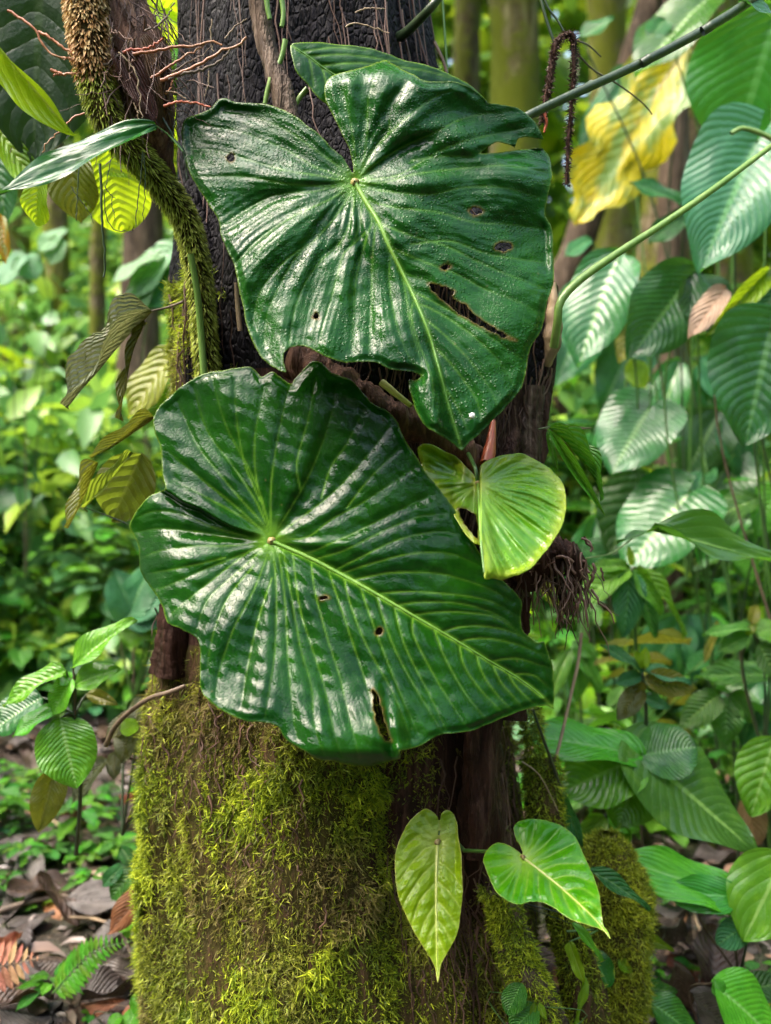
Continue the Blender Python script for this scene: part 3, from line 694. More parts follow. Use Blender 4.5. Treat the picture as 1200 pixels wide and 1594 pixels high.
# ------------------------------------------------------------------ the big traced leaves on the trunk
from mathutils.kdtree import KDTree
def dense(P, step=1.5, closed=False):
    P = np.asarray(P, float)
    if closed: P = np.vstack([P, P[:1]])
    out = []
    for a, b in zip(P[:-1], P[1:]):
        n = max(1, int(np.hypot(*(b-a))/step)); out.append(a+(b-a)*np.linspace(0, 1, n, endpoint=False)[:, None])
    out.append(P[-1:]); return np.vstack(out)
def smooth_closed(P, cusp):
    """Catmull-Rom through a closed outline, corners kept where the turn is sharp"""
    P = np.asarray(P, float); n = len(P); out = []
    for i in range(n):
        a, b, c, d = P[i-1], P[i], P[(i+1) % n], P[(i+2) % n]
        def sharp(p, q, r):
            u, v = q-p, r-q; return np.dot(u, v)/(np.hypot(*u)*np.hypot(*v)+1e-9) < cusp
        if sharp(a, b, c): a = 2*b-c
        if sharp(b, c, d): d = 2*c-b
        for t in np.linspace(0, 1, 5, endpoint=False):
            out.append(.5*((2*b)+(c-a)*t+(2*a-5*b+4*c-d)*t*t+(3*b-a-3*c+d)*t**3))
    return np.array(out)
def inside(P, poly):
    x, y = P[:, 0], P[:, 1]; r = np.zeros(len(P), bool); j = len(poly)-1
    for i in range(len(poly)):
        xi, yi = poly[i]; xj, yj = poly[j]
        if yi != yj:
            c = ((yi > y) != (yj > y)) & (x < (xj-xi)*(y-yi)/(yj-yi)+xi); r ^= c
        j = i
    return r
def kd(P):
    t = KDTree(len(P))
    for i, p in enumerate(P): t.insert((p[0], p[1], 0), i)
    t.balance(); return t
def near(t, Q):
    r = [t.find((q[0], q[1], 0)) for q in Q]
    return np.array([a[2] for a in r]), np.array([a[1] for a in r])

def big_leaf(label, outline, holes, mid, veins, Yfun, mat, ribmat, sp=2.1, pleat=.006, pw=13, und=.007, curl=.012, fold=.10, seed=0, midw=7, veinw=1.5, cat='leaf', group=None, thick=.0006, extra=None, petiole=None, name='giant_leaf', rib_r=(4.5, 1.2), cusp=.2, conv=110, edgew=1.3, vfade=.62):
    out = smooth_closed(outline, cusp); hs = [smooth_closed(h, -.2) if len(h) > 4 else np.asarray(h, float) for h in holes]
    out = out+1.1*np.stack([wav(out[:, 0], out[:, 1], 0*out[:, 0], seed+60+i, .10, 3) for i in (0, 1)], -1)
    hs = [dense(h, 2.0, True)[:-1] for h in hs]; hs = [h+1.6*np.stack([wav(h[:, 0], h[:, 1], 0*h[:, 0], seed+70+i, .35, 2) for i in (0, 1)], -1) for h in hs]
    J = np.asarray(mid[0], float)
    midd = resample(np.asarray(mid, float), 120)
    vd = [resample(np.asarray(v, float), max(12, int(len(dense(v))*.75))) for v in veins]
    bnd = np.vstack([dense(p, 1.2, True) for p in [out]+hs]); kb = kd(bnd)
    x0, y0 = out.min(0)-sp; x1, y1 = out.max(0)+sp
    gx = np.arange(x0, x1+sp, sp); gy = np.arange(y0, y1+sp, sp)
    X, Y = np.meshgrid(gx, gy, indexing='ij'); Q = np.stack([X.ravel(), Y.ravel()], -1)
    ins = inside(Q, out)
    for h in hs: ins &= ~inside(Q, h)
    nx, ny = X.shape; F = grid_faces(nx, ny); cnt = ins[F].sum(1); F = F[cnt >= 2]
    used = np.unique(F); remap = -np.ones(len(Q), int); remap[used] = np.arange(len(used)); F = remap[F]; Q = Q[used]; ins = ins[used]
    db, ib = near(kb, Q); Q[~ins] = bnd[ib[~ins]]; db[~ins] = 0
    do, _ = near(kd(dense(out, 1.2, True)), Q)
    if hs: dh, _ = near(kd(np.vstack([dense(p, 1.2, True) for p in hs])), Q)
    mdn = dense(midd, 2.0); dm, im = near(kd(mdn), Q); tm = im/len(mdn)
    va = np.vstack(vd); vt = np.concatenate([np.linspace(0, 1, len(v)) for v in vd]); dv, iv = near(kd(va), Q); tv = vt[iv]
    rJ = np.hypot(Q[:, 0]-J[0], Q[:, 1]-J[1])
    d = np.minimum(dv, dm)
    amp = np.clip(rJ/conv, .12, 1)*np.clip(do/12, .35, 1)
    H = pleat*amp*(1-np.exp(-(d/pw)**1.5))
    tht = np.arctan2(Q[:, 1]-J[1], Q[:, 0]-J[0])
    H += und*amp*(.75*wav(np.cos(tht)*2.6, np.sin(tht)*2.6, rJ/330, seed, 1.7, 3)+.45*wav(Q[:, 0]/100, Q[:, 1]/100, 0*Q[:, 0], seed+7, 1.3, 2))
    H += .0009*wav(Q[:, 0]/100, Q[:, 1]/100, 0*Q[:, 0], seed+1, 11, 3)
    H += fold*ppm(1.25)*60*(np.sqrt((dm/60)**2+.05)-.22)*np.clip(rJ/80, .2, 1)
    H -= curl*np.exp(-do/22)*(.45+.55*wav(Q[:, 0]/100, Q[:, 1]/100, 0*Q[:, 0], seed+5, 1.5, 2))
    H -= .004*np.exp(-(dm/9)**2)+.0009*amp*np.exp(-(dv/2.8)**2)
    if extra is not None: H = H+extra(Q[:, 0], Q[:, 1], db)
    Yd = Yfun(Q[:, 0], Q[:, 1])-H
    P = atv(Q[:, 0], Q[:, 1], Yd)
    vein = np.maximum(np.exp(-(dm/(midw*.5*(1-.55*tm)+.6))**2)*(1-.25*tm), .62*np.exp(-(dv/veinw)**2)*(1-vfade*tv))
    vein = np.maximum(vein, .75*np.exp(-(rJ/24)**2))
    edge = np.exp(-(do/edgew)**2)*(.8 if edgew < 4 else .6); hole = np.exp(-(dh/2.6)**2) if hs else 0*do
    rip = np.cos(d*2*np.pi/11+2.5*wav(Q[:, 0]/100, Q[:, 1]/100, 0*d, seed+9, 1.2, 2))*np.clip(rJ/60, 0, 1)*np.exp(-d/60)*(.6+.6*wav(Q[:, 0]/100, Q[:, 1]/100, 0*d, seed+8, 2.5, 2))
    base = atv(J[0], J[1], float(np.interp(0, [0], [Yfun(J[0], J[1])])))
    root = thing(name, label, cat, base, group)
    me = mesh_np('blade', P, F[:, ::-1], {'vein': np.clip(vein, 0, 1), 'edge': edge, 'hole': hole, 'ripple': rip}, mat=mat)
    b = link('blade', me, root, (0, 0, 0))
    so = b.modifiers.new('thickness', 'SOLIDIFY'); so.thickness = thick; so.offset = -1
    # midrib: a raised cord that lies in the surface
    kq = kd(Q); mm = resample(midd[:-4], 50); _, iq = near(kq, mm); my = Yd[iq]; my = np.convolve(np.pad(my, 2, 'edge'), np.ones(5)/5, 'valid')
    MP = atv(mm[:, 0], mm[:, 1], my-.0002); m = ppm(1.25)
    tube_obj('midrib', [(MP, np.linspace(rib_r[0], rib_r[1], 50)*m*.8)], ribmat, root, 8)
    jp = atv(J[0], J[1], float(my[0])-.001)
    V, Fj, t, i = tubes([(np.array([jp+np.array([0, a, 0]) for a in np.linspace(-.004, .006, 6)]), np.array([.001, .004, .0055, .006, .006, .005])*rib_r[0]/4.5)], 10)
    V += .0010*wav(V[:, 0], V[:, 1], V[:, 2], 3, 260, 2)[:, None]
    link('petiole_joint', mesh_np('petiole_joint', V, Fj, {'along': t}, mat=M['joint']), root, (0, 0, 0))
    if petiole is not None:
        pts = [jp+np.array([0, .004, 0])]+[atv(*p) for p in petiole]
        tube_obj('petiole', [(resample(np.array(pts), 20), np.linspace(rib_r[0], rib_r[0]*1.25, 20)*m)], M['stem_green'], root, 8)
    return root

# ---- upper giant leaf
A_OUT = [(552, 283), (544, 261), (527, 239), (500, 213), (473, 191), (447, 174), (420, 163), (393, 160), (367, 158), (351, 153), (337, 158), (327, 169), (305, 178), (289, 185), (283, 199), (283, 223), (287, 242), (295, 269), (308, 293), (327, 322),
 (340, 345), (344, 368), (355, 392), (367, 424), (375, 464), (384, 507), (397, 541), (413, 563), (432, 575), (446, 581), (442, 562), (444, 549), (456, 541), (475, 540), (491, 547), (512, 557), (533, 563), (560, 563), (587, 565), (607, 574), (637, 578), (656, 584),
 (648, 592), (636, 590), (638, 611), (647, 638), (660, 662), (680, 674), (697, 684), (719, 701), (734, 686), (752, 671), (776, 647), (797, 623), (812, 602), (820, 578), (823, 552), (831, 532), (842, 515), (847, 496), (850, 475), (857, 456), (862, 436), (863, 413), (860, 387), (861, 368), (858, 352), (850, 336),
 (850, 319), (854, 298), (859, 277), (857, 253), (849, 235), (837, 231), (800, 234), (772, 238), (746, 240), (762, 227), (775, 221), (794, 226), (801, 231), (806, 216), (816, 213), (832, 216), (847, 219), (840, 203), (827, 183), (811, 171), (795, 166), (773, 162), (760, 160), (748, 148), (735, 138), (722, 131), (704, 126), (680, 127), (661, 126), (645, 117), (627, 109), (610, 98), (600, 94), (585, 97), (569, 104), (545, 110), (520, 117), (508, 126), (505, 140), (511, 167), (519, 183), (532, 207), (543, 231), (549, 255)]
def _c(x, y, r, n=8, e=1.0): return [(x+r*math.cos(i*2*math.pi/n)*(1+.25*math.sin(i*5)), y+r*e*math.sin(i*2*math.pi/n)) for i in range(n)]
A_HOLES = [_c(361, 245, 6), [(487, 496), (492, 486), (497, 496)], _c(695, 416, 7, e=.6), _c(742, 329, 10, e=.55), _c(784, 384, 12, e=.6),
 [(666, 441), (684, 445), (705, 451), (704, 464), (726, 477), (750, 499), (777, 515), (802, 531), (777, 522), (750, 508), (718, 490), (697, 474), (676, 455)]]
A_MID = [(552, 283), (570, 315), (590, 347), (606, 384), (630, 432), (649, 472), (668, 520), (681, 565), (698, 630), (717, 694)]
A_V = [[(548, 280), (530, 262), (500, 240), (450, 205), (400, 183), (350, 172)], [(549, 282), (520, 271), (487, 258), (447, 234), (409, 218), (367, 203), (313, 195)], [(548, 284), (500, 274), (447, 266), (390, 250), (340, 235), (295, 232)], [(547, 286), (500, 290), (440, 285), (380, 275), (305, 275)],
 [(548, 288), (520, 291), (487, 298), (433, 303), (399, 317), (345, 350)], [(548, 290), (510, 312), (450, 340), (400, 375), (366, 410)], [(549, 291), (540, 310), (523, 336), (491, 373), (459, 403), (435, 445), (416, 488), (411, 533)], [(552, 292), (549, 328), (533, 373), (500, 405), (477, 437), (459, 480), (448, 545)], [(480, 380), (440, 410), (405, 455), (392, 510)],
 [(575, 330), (579, 346), (571, 368), (555, 432), (551, 480), (549, 545)], [(571, 360), (545, 385), (533, 400), (517, 459), (501, 512), (495, 540)], [(563, 312), (560, 350), (545, 390)], [(585, 345), (580, 400), (578, 470), (575, 555)],
 [(556, 278), (565, 253), (571, 210), (573, 157), (585, 112)], [(556, 280), (576, 237), (603, 210), (608, 170), (624, 138), (640, 124)], [(557, 280), (587, 226), (627, 189), (667, 157), (709, 138)], [(557, 281), (576, 261), (621, 231), (675, 207), (725, 183), (795, 172)], [(558, 282), (576, 279), (621, 272), (675, 240), (715, 222), (765, 210), (815, 200)],
 [(552, 275), (553, 240), (545, 190), (535, 140)], [(558, 284), (600, 283), (650, 270), (720, 262), (790, 258), (848, 268)], [(560, 287), (590, 296), (667, 303), (720, 292), (785, 292), (848, 310)], [(640, 250), (690, 243), (740, 245)],
 [(566, 310), (610, 322), (680, 330), (735, 345), (800, 350), (852, 358)], [(580, 332), (598, 350), (651, 370), (697, 384), (739, 405), (782, 424), (850, 450)], [(598, 365), (611, 385), (662, 408), (710, 426), (755, 450), (803, 468), (845, 490)], [(640, 380), (700, 375), (760, 395), (852, 410)], [(616, 405), (630, 425), (665, 436)],
 [(649, 472), (670, 480), (702, 498), (739, 525), (777, 562), (800, 600)], [(660, 495), (690, 520), (730, 560), (765, 610), (775, 640)], [(676, 540), (705, 570), (740, 620), (750, 660)], [(690, 600), (710, 630), (728, 670)], [(640, 452), (690, 478), (745, 512), (815, 560)],
 [(600, 370), (607, 392), (606, 435), (614, 491), (630, 541), (651, 578)], [(625, 420), (632, 460), (640, 510), (655, 560), (660, 600)], [(645, 465), (640, 490), (650, 530), (672, 590), (672, 650)]]
def A_Y(x, y): return 1.315-.165*(y-70)/640+.055*((x-570)/290)**2
def A_X(x, y, db):
    h = .012*np.clip((x-505)/60, 0, 1)*np.clip((175-y)/60, 0, 1)                    # right lobe ridge rolls over
    h = h-.030*np.clip((135-y)/40, 0, 1)**2
    h = h+.012*np.exp(-(((x-700)/60)**2+((y-205)/22)**2))                            # shining fold on the upper right
    h = h+.018*np.exp(-((x-(668+.10*(y-560)))/16)**2)*np.clip((y-545)/40, 0, 1)       # pinched crease above the tip
    h = h-.016*np.clip((652-x)/14, 0, 1)*np.clip((y-582)/8, 0, 1)
    h = h+.010*np.exp(-((x-(440+.0*(y)))/18)**2)*np.clip((y-470)/70, 0, 1)
    h = h-.022*np.clip((y-226)/6, 0, 1)*np.clip((262-y)/30, 0, 1)*np.clip((x-740)/60, 0, 1)
    h = h+.010*np.sin((x*.55-y*.83)/15.)*np.clip((x-640)/80, 0, 1)*np.clip((330-y)/80, 0, 1)*.6
    return h
big_leaf('upper giant heart shaped leaf, wet and torn with holes', A_OUT, A_HOLES, A_MID, A_V, A_Y, M['leafA'], M['midrib'], seed=101, extra=A_X, group='giant leaves on the mossy trunk', petiole=[(556, 300, 1.33), (570, 380, 1.37), (590, 480, 1.38)], und=.015, vfade=.85, pleat=.0034, curl=.0025)

# ---- lower giant leaf
B_OUT = [(258, 760), (254, 744), (252, 718), (251, 697), (241, 676), (239, 655), (244, 637), (265, 616), (280, 604), (301, 589), (319, 581), (346, 577), (370, 573), (388, 570), (400, 578), (408, 586), (424, 578), (436, 586), (448, 596), (455, 598), (460, 589), (475, 572), (487, 561), (502, 566), (514, 578), (529, 585), (548, 592), (565, 612), (581, 628), (602, 639), (619, 656), (626, 674), (635, 692), (650, 713), (663, 737), (680, 755), (695, 776), (712, 800), (728, 833), (748, 862), (766, 885), (786, 905), (801, 920), (812, 938), (811, 959), (813, 980), (825, 992), (837, 999), (847, 998), (855, 1019), (861, 1040), (863, 1070), (862, 1103), (853, 1100), (840, 1100), (810, 1107), (789, 1115), (768, 1124), (738, 1136), (714, 1140), (690, 1143), (672, 1151), (657, 1160), (639, 1166), (621, 1169), (624, 1180), (602, 1188), (579, 1194), (558, 1193), (547, 1191), (514, 1185), (493, 1182), (478, 1173), (460, 1160), (442, 1148), (434, 1133), (424, 1127), (406, 1124), (382, 1122), (358, 1113), (340, 1103), (325, 1091), (314, 1076), (311, 1046), (312, 1010), (305, 992), (289, 983), (271, 975), (260, 969), (253, 947), (244, 929), (229, 908), (218, 886), (217, 856), (210, 838), (202, 820), (206, 805), (217, 787), (232, 773), (246, 766)]
B_HOLES = [_c(591, 983, 6, e=.8), _c(505, 931, 6, e=.45), [(581, 1072), (589, 1086), (594, 1104), (602, 1133), (608, 1153), (601, 1152), (592, 1138), (585, 1118), (581, 1095)]]
B_MID = [(422, 842), (440, 850), (487, 871), (547, 903), (588, 926), (639, 956), (675, 977), (714, 1000), (765, 1031), (801, 1052), (834, 1076), (859, 1099)]
B_V = [[(414, 832), (380, 800), (358, 781), (310, 743), (259, 700)], [(416, 830), (390, 812), (334, 781), (268, 745)], [(416, 824), (400, 805), (370, 772), (340, 736), (305, 690), (277, 625)], [(417, 822), (397, 778), (361, 724), (322, 670), (301, 601)], [(419, 820), (405, 770), (385, 725), (355, 670), (338, 620), (330, 585)], [(421, 822), (422, 754), (430, 694), (442, 634), (450, 600)], [(412, 800), (398, 740), (397, 676), (412, 600)], [(405, 780), (380, 720), (368, 650), (365, 590)],
 [(428, 830), (460, 778), (487, 727), (514, 652), (523, 600)], [(432, 832), (490, 790), (529, 757), (575, 705), (608, 662)], [(468, 765), (462, 720), (480, 650), (490, 590)], [(500, 775), (515, 727), (540, 690), (565, 640)], [(436, 840), (478, 836), (517, 808), (560, 785), (610, 752), (645, 728)], [(540, 790), (575, 745), (620, 700)],
 [(450, 856), (480, 860), (514, 846), (548, 831), (610, 800), (668, 772)], [(487, 871), (520, 862), (548, 851), (600, 825), (650, 805), (690, 800)], [(520, 888), (560, 868), (620, 840), (680, 828), (712, 832)], [(549, 903), (580, 896), (615, 891), (675, 892), (720, 902), (762, 917), (800, 938)], [(530, 893), (575, 878), (640, 862), (700, 862), (745, 880)], [(585, 925), (600, 923), (645, 921), (720, 927), (768, 938), (808, 962)], [(615, 942), (660, 937), (720, 940), (775, 958), (810, 985)], [(642, 957), (680, 953), (720, 953), (774, 962), (815, 992)], [(688, 984), (715, 976), (756, 975), (800, 985), (838, 1005)], [(715, 1000), (730, 995), (759, 994), (801, 1002), (850, 1020)], [(765, 1030), (785, 1026), (810, 1026), (856, 1040)], [(800, 1050), (815, 1049), (834, 1053), (856, 1072)],
 [(790, 1045), (800, 1064), (825, 1090), (840, 1098)], [(765, 1031), (780, 1062), (800, 1085), (815, 1103)], [(714, 1001), (723, 1037), (750, 1076), (786, 1112)], [(740, 1016), (752, 1050), (775, 1083), (800, 1108)], [(675, 978), (693, 1025), (726, 1082), (760, 1122)], [(642, 959), (645, 992), (681, 1061), (725, 1130)], [(613, 943), (630, 1005), (665, 1075), (695, 1138)], [(585, 926), (609, 998), (639, 1058), (675, 1118), (690, 1140)], [(560, 912), (580, 970), (615, 1060), (650, 1140)], [(535, 898), (545, 940), (570, 1004), (612, 1080), (640, 1150)], [(510, 885), (535, 960), (562, 1040), (590, 1130), (606, 1160)],
 [(484, 871), (490, 920), (508, 989), (529, 1055), (547, 1130), (560, 1185)], [(455, 858), (466, 944), (481, 995), (505, 1070), (520, 1140), (535, 1185)], [(440, 852), (452, 920), (468, 1010), (484, 1065), (490, 1130), (505, 1178)], [(425, 853), (430, 920), (428, 1010), (420, 1070), (412, 1118)], [(432, 853), (443, 930), (448, 1020), (455, 1100), (462, 1150)], [(420, 853), (397, 914), (367, 971), (352, 1010), (340, 1050), (335, 1085)], [(423, 900), (400, 970), (385, 1040), (375, 1100)], [(414, 850), (367, 893), (322, 935), (305, 985)], [(395, 880), (355, 930), (332, 985), (322, 1040)],
 [(412, 848), (380, 862), (322, 885), (265, 910), (240, 918)], [(388, 858), (340, 895), (290, 935), (262, 960)], [(410, 845), (352, 850), (304, 850), (247, 858), (222, 868)], [(409, 842), (352, 836), (304, 828), (250, 823), (212, 828)], [(385, 836), (330, 820), (280, 800), (240, 796), (212, 806)], [(350, 868), (300, 880), (232, 893)]]
def B_Y(x, y): return 1.32-.20*(y-560)/630+.045*((x-520)/300)**2
def B_X(x, y, db):
    sy = np.interp(x, [200, 252, 268, 286, 310, 334, 358, 385, 412, 424], [752, 762, 772, 784, 793, 808, 821, 830, 836, 841])
    up = np.clip((y-sy)/3, -1, 1)                                      # the two basal lobes overlap left of the joint
    lobe = np.clip((412-x)/70, 0, 1)*np.exp(-np.abs(y-sy)/50)
    h = -lobe*up*.017
    h = h+.014*np.exp(-((x-(575+.22*(y-1000)))/20)**2)*np.clip((y-1040)/90, 0, 1)
    h = h-.014*np.exp(-((x-(600+.12*(y-1090)))/10)**2)*np.clip((y-1050)/70, 0, 1)
    h = h-.030*np.clip((300-x)/100, 0, 1)**2*np.clip((y-770)/60, 0, 1)
    h = h+.018*np.exp(-((y-1150)/50)**2)*np.clip((x-440)/60, 0, 1)*np.clip((640-x)/60, 0, 1)
    h = h-.025*np.clip((y-1165)/28, 0, 1)**2
    return h
big_leaf('lower giant heart shaped leaf, smooth glossy dark green', B_OUT, B_HOLES, B_MID, B_V, B_Y, M['leafB'], M['midrib'], seed=111, extra=B_X, group='giant leaves on the mossy trunk', petiole=[(424, 860, 1.33), (440, 930, 1.37), (450, 1020, 1.38)], und=.011, pleat=.0016, vfade=.93, pw=9, curl=.0020, fold=.13, midw=8)

# ---- leaf half hidden behind the upper giant leaf
H_OUT = [(452, 72), (457, 67), (487, 66), (527, 69), (553, 71), (577, 75), (605, 84), (630, 94), (667, 102), (690, 111), (712, 122), (733, 133), (750, 148), (762, 164), (740, 185), (700, 200), (650, 205), (600, 200), (560, 190), (525, 175), (505, 160), (491, 147), (479, 133), (463, 114), (456, 98)]
H_MID = [(454, 71), (480, 88), (515, 113), (560, 135), (620, 160), (690, 185)][::-1]
H_V = [[(480, 88), (540, 85), (620, 96)], [(500, 102), (560, 98), (650, 108), (700, 120)], [(520, 116), (590, 115), (700, 135), (745, 150)], [(550, 130), (640, 135), (740, 165)], [(470, 80), (520, 74), (570, 78)], [(480, 88), (484, 105), (488, 135)], [(500, 102), (505, 120), (512, 155)], [(520, 116), (530, 140), (545, 180)], [(560, 135), (575, 160), (590, 195)]]
big_leaf('plain ribbed dark leaf tucked behind the top of the upper giant leaf', H_OUT, [], H_MID, H_V, lambda x, y: 1.325+.0002*(x-450)-.0003*(y-70), M['leafB'], M['midrib'], seed=121, pleat=.003, und=.004, curl=.006, name='tucked_leaf', rib_r=(2.5, 1.2), midw=4, petiole=[(700, 230, 1.36), (690, 300, 1.38)], extra=lambda x, y, db: .010*np.clip((520-x)/60, 0, 1))

# ---- crumpled fresh leaf under the tip
C_OUT = [(744, 752), (736, 738), (728, 728), (712, 712), (695, 703), (672, 692), (654, 692), (650, 700), (655, 720), (662, 740), (672, 756), (688, 770), (698, 786), (712, 812), (725, 832), (738, 846), (748, 852), (751, 872), (755, 902), (768, 901), (782, 903), (796, 898), (809, 895), (820, 888), (830, 881), (845, 864), (863, 840), (875, 818), (881, 794), (881, 770), (872, 746), (854, 728), (830, 713), (809, 705), (788, 707), (764, 714), (748, 725)]
C_HOLES = [[(712, 790), (726, 793), (738, 802), (743, 816), (743, 840), (734, 830), (722, 812)]]
C_MID = [(744, 752), (746, 782), (747, 815), (749, 850), (754, 896)]
C_V = [[(746, 750), (770, 728), (800, 714), (825, 715)], [(747, 752), (775, 735), (810, 725), (850, 735)], [(747, 754), (780, 744), (820, 738), (865, 752)], [(747, 756), (785, 752), (830, 755), (875, 775)], [(747, 758), (785, 764), (830, 775), (878, 800)], [(747, 760), (780, 775), (820, 795), (868, 825)], [(747, 764), (772, 785), (810, 820), (848, 855)], [(747, 770), (765, 800), (795, 840), (828, 878)], [(748, 785), (760, 820), (780, 860), (800, 892)], [(748, 805), (757, 840), (768, 872), (778, 900)],
 [(741, 750), (720, 735), (690, 715), (660, 700)], [(741, 752), (715, 742), (685, 735), (662, 730)], [(742, 756), (720, 758), (692, 760)], [(743, 764), (725, 778), (705, 785)]]
_f = [resample(np.array(v, float), 12) for v in C_V[:10]]
C_V = C_V+[((a+b)/2).tolist() for a, b in zip(_f[:-1], _f[1:])]
def C_X(x, y, db):
    h = .055*np.exp(-np.clip(x-748, 0, 999)/55)*np.clip((x-742)/6, 0, 1)            # right half stands up from the fold
    h = h-.030*np.clip((748-x)/10, 0, 1)*np.clip((y-690)/30, 0, 1)
    h = h+.040*np.clip((705-x)/45, 0, 1)
    h = h+.015*np.exp(-((x-722)/8)**2)*np.exp(-((y-735)/18)**2)
    h = h-.020*np.clip((y-880)/25, 0, 1)**2*np.clip((x-750)/10, 0, 1)
    return h
big_leaf('crumpled yellow green fresh leaf folded beneath the upper leaf tip', C_OUT, C_HOLES, C_MID, C_V, lambda x, y: 1.30-.00095*(y-700)+.00012*np.abs(x-760), M['leafC'], M['midrib'], seed=131, sp=1.8, edgew=14, pleat=.0050, pw=6, und=.016, curl=.004, fold=.05, extra=C_X, name='crumpled_leaf', rib_r=(3, 1.2), midw=4, veinw=1.6, petiole=[(740, 730, 1.26), (732, 712, 1.31), (725, 700, 1.37)], conv=60)

# ---- two young leaves low on the trunk
D_OUT = [(681, 1309), (683, 1290), (682, 1276), (678, 1268), (671, 1262), (661, 1259), (648, 1267), (633, 1285), (621, 1309), (615, 1336), (615, 1366), (622, 1402), (636, 1435), (654, 1468), (669, 1489), (677, 1506), (679, 1519), (681, 1534), (684, 1519), (687, 1500), (702, 1474), (714, 1444), (719, 1408), (720, 1372), (719, 1345), (716, 1321), (713, 1300), (711, 1279), (705, 1265), (696, 1260), (688, 1265), (684, 1277), (685, 1292), (683, 1309)]
D_MID = [(681, 1312), (679, 1366), (679, 1426), (680, 1480), (681, 1530)]
D_V = [[(680, 1312), (668, 1300), (648, 1302), (626, 1325)], [(680, 1316), (665, 1318), (640, 1345), (620, 1372)], [(680, 1340), (655, 1365), (635, 1395), (626, 1412)], [(679, 1372), (655, 1400), (643, 1430), (640, 1442)], [(679, 1405), (662, 1432), (652, 1462)], [(679, 1435), (668, 1455), (663, 1478)], [(679, 1312), (672, 1290), (660, 1272)], [(682, 1312), (692, 1298), (702, 1272)],
 [(681, 1316), (695, 1318), (712, 1332)], [(680, 1340), (698, 1352), (717, 1378)], [(679, 1370), (698, 1388), (716, 1412)], [(679, 1400), (695, 1418), (712, 1442)], [(679, 1430), (692, 1446), (703, 1468)], [(680, 1455), (687, 1470), (693, 1488)]]
big_leaf('narrow olive yellow young leaf hanging point down on moss', D_OUT, [], D_MID, D_V, lambda x, y: 1.265-.00045*(y-1260)+.00010*np.abs(x-680), M['leafD'], M['midrib_pale'], seed=141, sp=1.8, pleat=.0026, pw=9, und=.002, curl=.004, fold=.16, name='young_leaf', rib_r=(3.2, .8), midw=5, veinw=1.7, group='young leaves low on the trunk', petiole=[(682, 1296, 1.262), (684, 1285, 1.28), (700, 1300, 1.34), (720, 1322, 1.36)], conv=50, extra=lambda x, y, db: .012*np.clip((x-709)/9, 0, 1)*np.clip((1420-y)/80, 0, 1))
E_OUT = [(814, 1333), (807, 1325), (798, 1318), (786, 1313), (771, 1313), (759, 1320), (753, 1330), (753, 1345), (762, 1369), (774, 1390), (789, 1402), (804, 1407), (822, 1404), (840, 1404), (858, 1411), (876, 1423), (894, 1433), (915, 1441), (933, 1446), (943, 1453), (952, 1466), (947, 1450), (939, 1438), (937, 1420), (934, 1393), (925, 1366), (915, 1345), (904, 1318), (891, 1297), (870, 1283), (849, 1277), (825, 1275), (807, 1278), (800, 1288), (802, 1303), (810, 1318)]
E_MID = [(814, 1335), (840, 1355), (870, 1379), (900, 1406), (927, 1432), (950, 1462)]
E_V = [[(816, 1334), (812, 1315), (806, 1292)], [(818, 1335), (826, 1315), (832, 1282)], [(820, 1337), (845, 1318), (870, 1290)], [(828, 1345), (860, 1330), (895, 1312)], [(840, 1355), (872, 1345), (910, 1345)], [(858, 1369), (888, 1363), (926, 1375)], [(878, 1386), (905, 1383), (934, 1400)], [(900, 1406), (918, 1405), (937, 1420)], [(812, 1336), (795, 1328), (762, 1325)], [(812, 1337), (790, 1345), (758, 1352)], [(813, 1338), (795, 1360), (772, 1384)], [(816, 1340), (805, 1370), (797, 1403)], [(824, 1344), (820, 1375), (816, 1404)], [(838, 1355), (838, 1380), (842, 1404)], [(855, 1368), (858, 1388), (868, 1416)], [(875, 1384), (880, 1402), (896, 1432)], [(897, 1403), (905, 1420), (918, 1440)]]
big_leaf('shiny bright green young leaf pointing right beside the olive one', E_OUT, [], E_MID, E_V, lambda x, y: 1.32-.0010*(y-1290)+.00005*(x-850), M['leafE'], M['midrib_pale'], seed=151, sp=1.8, pleat=.0034, pw=9, und=.005, curl=.007, fold=.10, name='young_leaf', rib_r=(2.8, .8), midw=5, veinw=1.6, group='young leaves low on the trunk', petiole=[(795, 1330, 1.30), (760, 1326, 1.33), (722, 1324, 1.38)], conv=50,
 extra=lambda x, y, db: .012*np.exp(-(((x-918)/22)**2+((y-1405)/20)**2))-.012*np.clip((y-1395)/40, 0, 1)*np.clip((870-x)/60, 0, 1))
# white fleck on the upper giant leaf
def fleck():
    p = atv(735, 647, A_Y(735, 647)-.022); V, F, t, i = tubes([(np.array([p+np.array([0, a, 0]) for a in (-.0025, -.002, 0, .003)]), [.0008, .0030, .0040, .0040])], 9)
    tag(link('white_fleck', mesh_np('white_fleck', V, F, mat=M['snail'])), 'tiny white fleck near the tip of the upper giant leaf', 'fleck')
fleck()
M['lance_dark'] = leaf_mat('lance_leaf_dark', (.008, .045, .008), (.020, .085, .012), (.06, .16, .03), (.05, .18, .01), tfac=.25, rough=.2, n=4, k=.9, vs=.12, bump=.14, spec=.35)
M['dead_shaft'] = leaf_mat('dry_sheath_leaf', (.10, .045, .025), (.20, .10, .055), (.26, .15, .09), (.15, .07, .03), tfac=.15, rough=.45, n=3, k=2.2, vs=.5, bump=1.0)
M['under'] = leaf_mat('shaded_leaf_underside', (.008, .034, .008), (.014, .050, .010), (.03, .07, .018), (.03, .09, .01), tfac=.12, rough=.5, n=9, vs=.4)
M['olive_thin'] = leaf_mat('olive_thin_leaf', (.070, .100, .010), (.115, .150, .014), (.20, .23, .06), (.22, .30, .02), tfac=.5, rough=.4, n=8, vs=.5, bump=.6)
